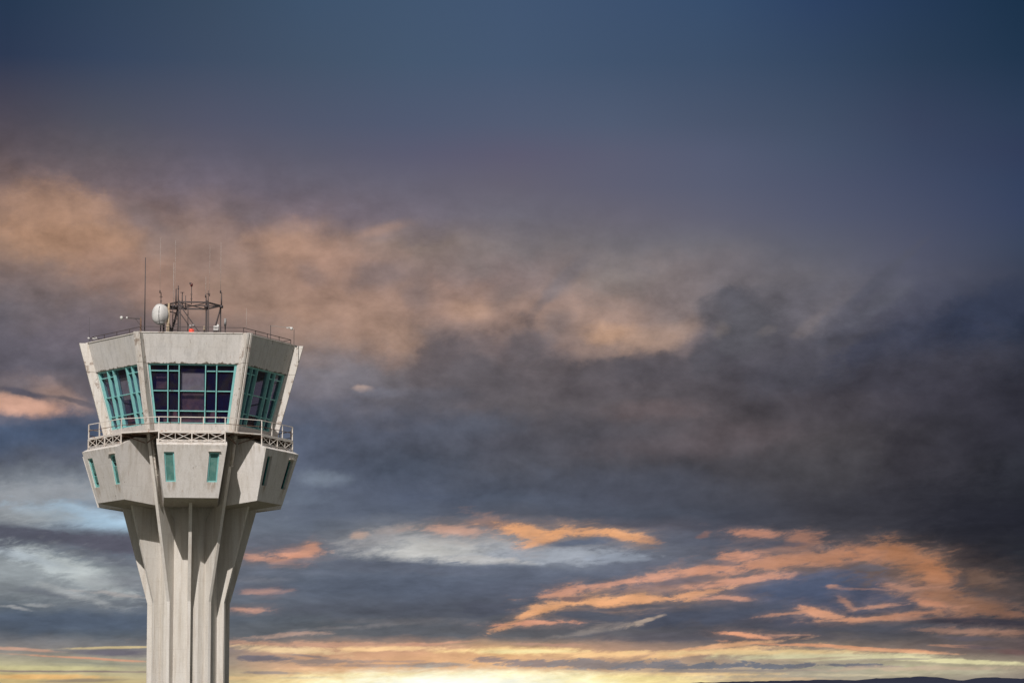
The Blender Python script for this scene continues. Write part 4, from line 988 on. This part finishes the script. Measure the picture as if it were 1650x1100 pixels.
# the cloud deck ahead: one large curved sky sheet 26 km out, its cells share one continuous pattern
PF = []
for a in PUFFS:
    a = tuple(a) + (.9, .5, .9)[len(a) - 6:]
    if 790 < a[1] < 1032 and a[5][0] - a[5][2] > 55:       # sunlit cloud: a dim soft fringe first, then the bright core
        r_, g_, b_ = a[5]
        hs = 1.75 if a[3] < 10 else 1.1
        PF.append(a[:2] + (a[2] * 1.12, a[3] * hs + 1.5, a[4], (r_ * .45 + 58, g_ * .45 + 56, b_ * .45 + 58), a[6] * .45, 1.4, a[8]))
        a = a[:2] + (a[2] * .98, a[3] * .95) + a[4:7] + (min(1.2, a[7] * 1.25), a[8] * 1.15)
    PF.append(a)
def bounds(p):
    cx, cy, rx, ry, ang, c, st, soft, k = p
    a = radians(ang); R = .9 + .67 * soft + (.75 if cy > 790 else .42) * k
    ex = sqrt((rx * cos(a)) ** 2 + (ry * sin(a)) ** 2) * R; ey = sqrt((rx * sin(a)) ** 2 + (ry * cos(a)) ** 2) * R
    mx, my = (34, 10) if cy > 900 else (34, 28)
    return cx - ex - mx, cx + ex + mx, cy - ey - my, cy + ey + my
BB = [bounds(p) for p in PF]
UL = [-900] + list(range(-160, 1900, 165)) + [2700]
VL = [-600, 110, 300, 420, 540, 680, 800, 870, 920, 965, 1015, 1045, 1065, 1095, 1472]
RD = 26000.0
def dpos(u, v):
    a = (u - 825) / F; e = (1472.5 - v) / F
    return (RD * sin(a) * cos(e), RD * cos(a) * cos(e), RD * sin(e) + 1.7)
me = bpy.data.meshes.new('sky')
vv = [dpos(u, v) for v in VL for u in UL]; nu = len(UL); ff = []; idx = []; npf = 0
cache = {}
for j in range(len(VL) - 1):
    for i in range(nu - 1):
        ff.append((j * nu + i, j * nu + i + 1, (j + 1) * nu + i + 1, (j + 1) * nu + i))
        u0, u1, v0, v1 = UL[i], UL[i + 1], VL[j], VL[j + 1]
        sel = tuple(k for k, (a0, a1, b0, b1) in enumerate(BB) if a0 < u1 and a1 > u0 and b0 < v1 and b1 > v0)
        cols = tuple(range(max(0, min(9, int((u0 - 100) // 165))), max(1, min(10, int((u1 + 100) // 165) + 1)) + 1))
        if (sel, cols) not in cache:
            m = bpy.data.materials.new('cloudy_sunset_sky'); m.use_nodes = True; nt = m.node_tree; nt.nodes.clear(); NN = NT(nt)
            geo = NN.n('ShaderNodeNewGeometry')
            g = NN.n('ShaderNodeGroup'); g.node_tree = gc
            sb = NN.n('ShaderNodeVectorMath', operation='SUBTRACT'); NN.l(geo.outputs['Position'], sb.inputs[0]); sb.inputs[1].default_value = (0, 0, 1.7)
            NN.l(sb.outputs[0], g.inputs[0])
            c = sky_color(NN, g, cols, [PF[k] for k in sel])
            em = NN.n('ShaderNodeEmission'); NN.l(c, em.inputs[0]); o_ = NN.n('ShaderNodeOutputMaterial'); NN.l(em.outputs[0], o_.inputs[0])
            m.cycles.emission_sampling = 'NONE'
            cache[(sel, cols)] = len(me.materials); me.materials.append(m); npf += len(sel)
        idx.append(cache[(sel, cols)])
me.from_pydata(vv, [], ff); me.polygons.foreach_set('material_index', idx); me.update()
print('sky cells', len(idx), 'materials', len(me.materials), 'mean clouds', npf / len(me.materials))
so_ = bpy.data.objects.new('sky', me); col.objects.link(so_); tag(so_, kind='structure')

# sky all round and behind the camera: the same colours ahead, Nishita daylight veiled by thin cloud elsewhere
world = bpy.data.worlds.new('World'); world.use_nodes = True
nt = world.node_tree; nt.nodes.clear(); N = NT(nt)
tc = N.n('ShaderNodeTexCoord'); g = N.n('ShaderNodeGroup'); g.node_tree = gc; N.l(tc.outputs['Generated'], g.inputs[0])
cur = sky_color(N, g, (0, 2, 5, 8, 10) if False else tuple(range(11)), [])
sky = N.n('ShaderNodeTexSky'); sky.sky_type = 'NISHITA'; sky.sun_disc = False
sky.sun_elevation = SUN_EL; sky.sun_rotation = math.atan2(S_.x, S_.y)
skc = N.mix(1.0, sky.outputs[0], (.068, .068, .070, 1), 'MULTIPLY')
cv = N.n('ShaderNodeTexNoise'); N.l(tc.outputs['Generated'], cv.inputs['Vector']); cv.inputs['Scale'].default_value = 2.2; cv.inputs['Detail'].default_value = 6
skc = N.mix(N.ss(cv.outputs['Fac'], .3, .65, .35, .9), skc, SKYVEIL)
fwd = N.ss(g.outputs['Dy'], .35, .85)
final = N.mix(N.math('MULTIPLY', fwd, N.ss(g.outputs['El'], .25, .75, 1.0, 0.0)), skc, cur)
final = N.mix(N.ss(g.outputs['El'], -.12, -.01), (.06, .06, .055, 1), final)
bg = N.n('ShaderNodeBackground'); N.l(final, bg.inputs[0]); bg.inputs[1].default_value = 1.0
out = N.n('ShaderNodeOutputWorld'); N.l(bg.outputs[0], out.inputs[0])
sc.world = world
world.cycles.sampling_method = 'MANUAL'; world.cycles.sample_map_resolution = 512

vs_ = sc.view_settings
sc.display_settings.display_device = 'sRGB'
vs_.view_transform = 'Standard'; vs_.look = 'None'; vs_.exposure = 0; vs_.gamma = 1; vs_.use_curve_mapping = False
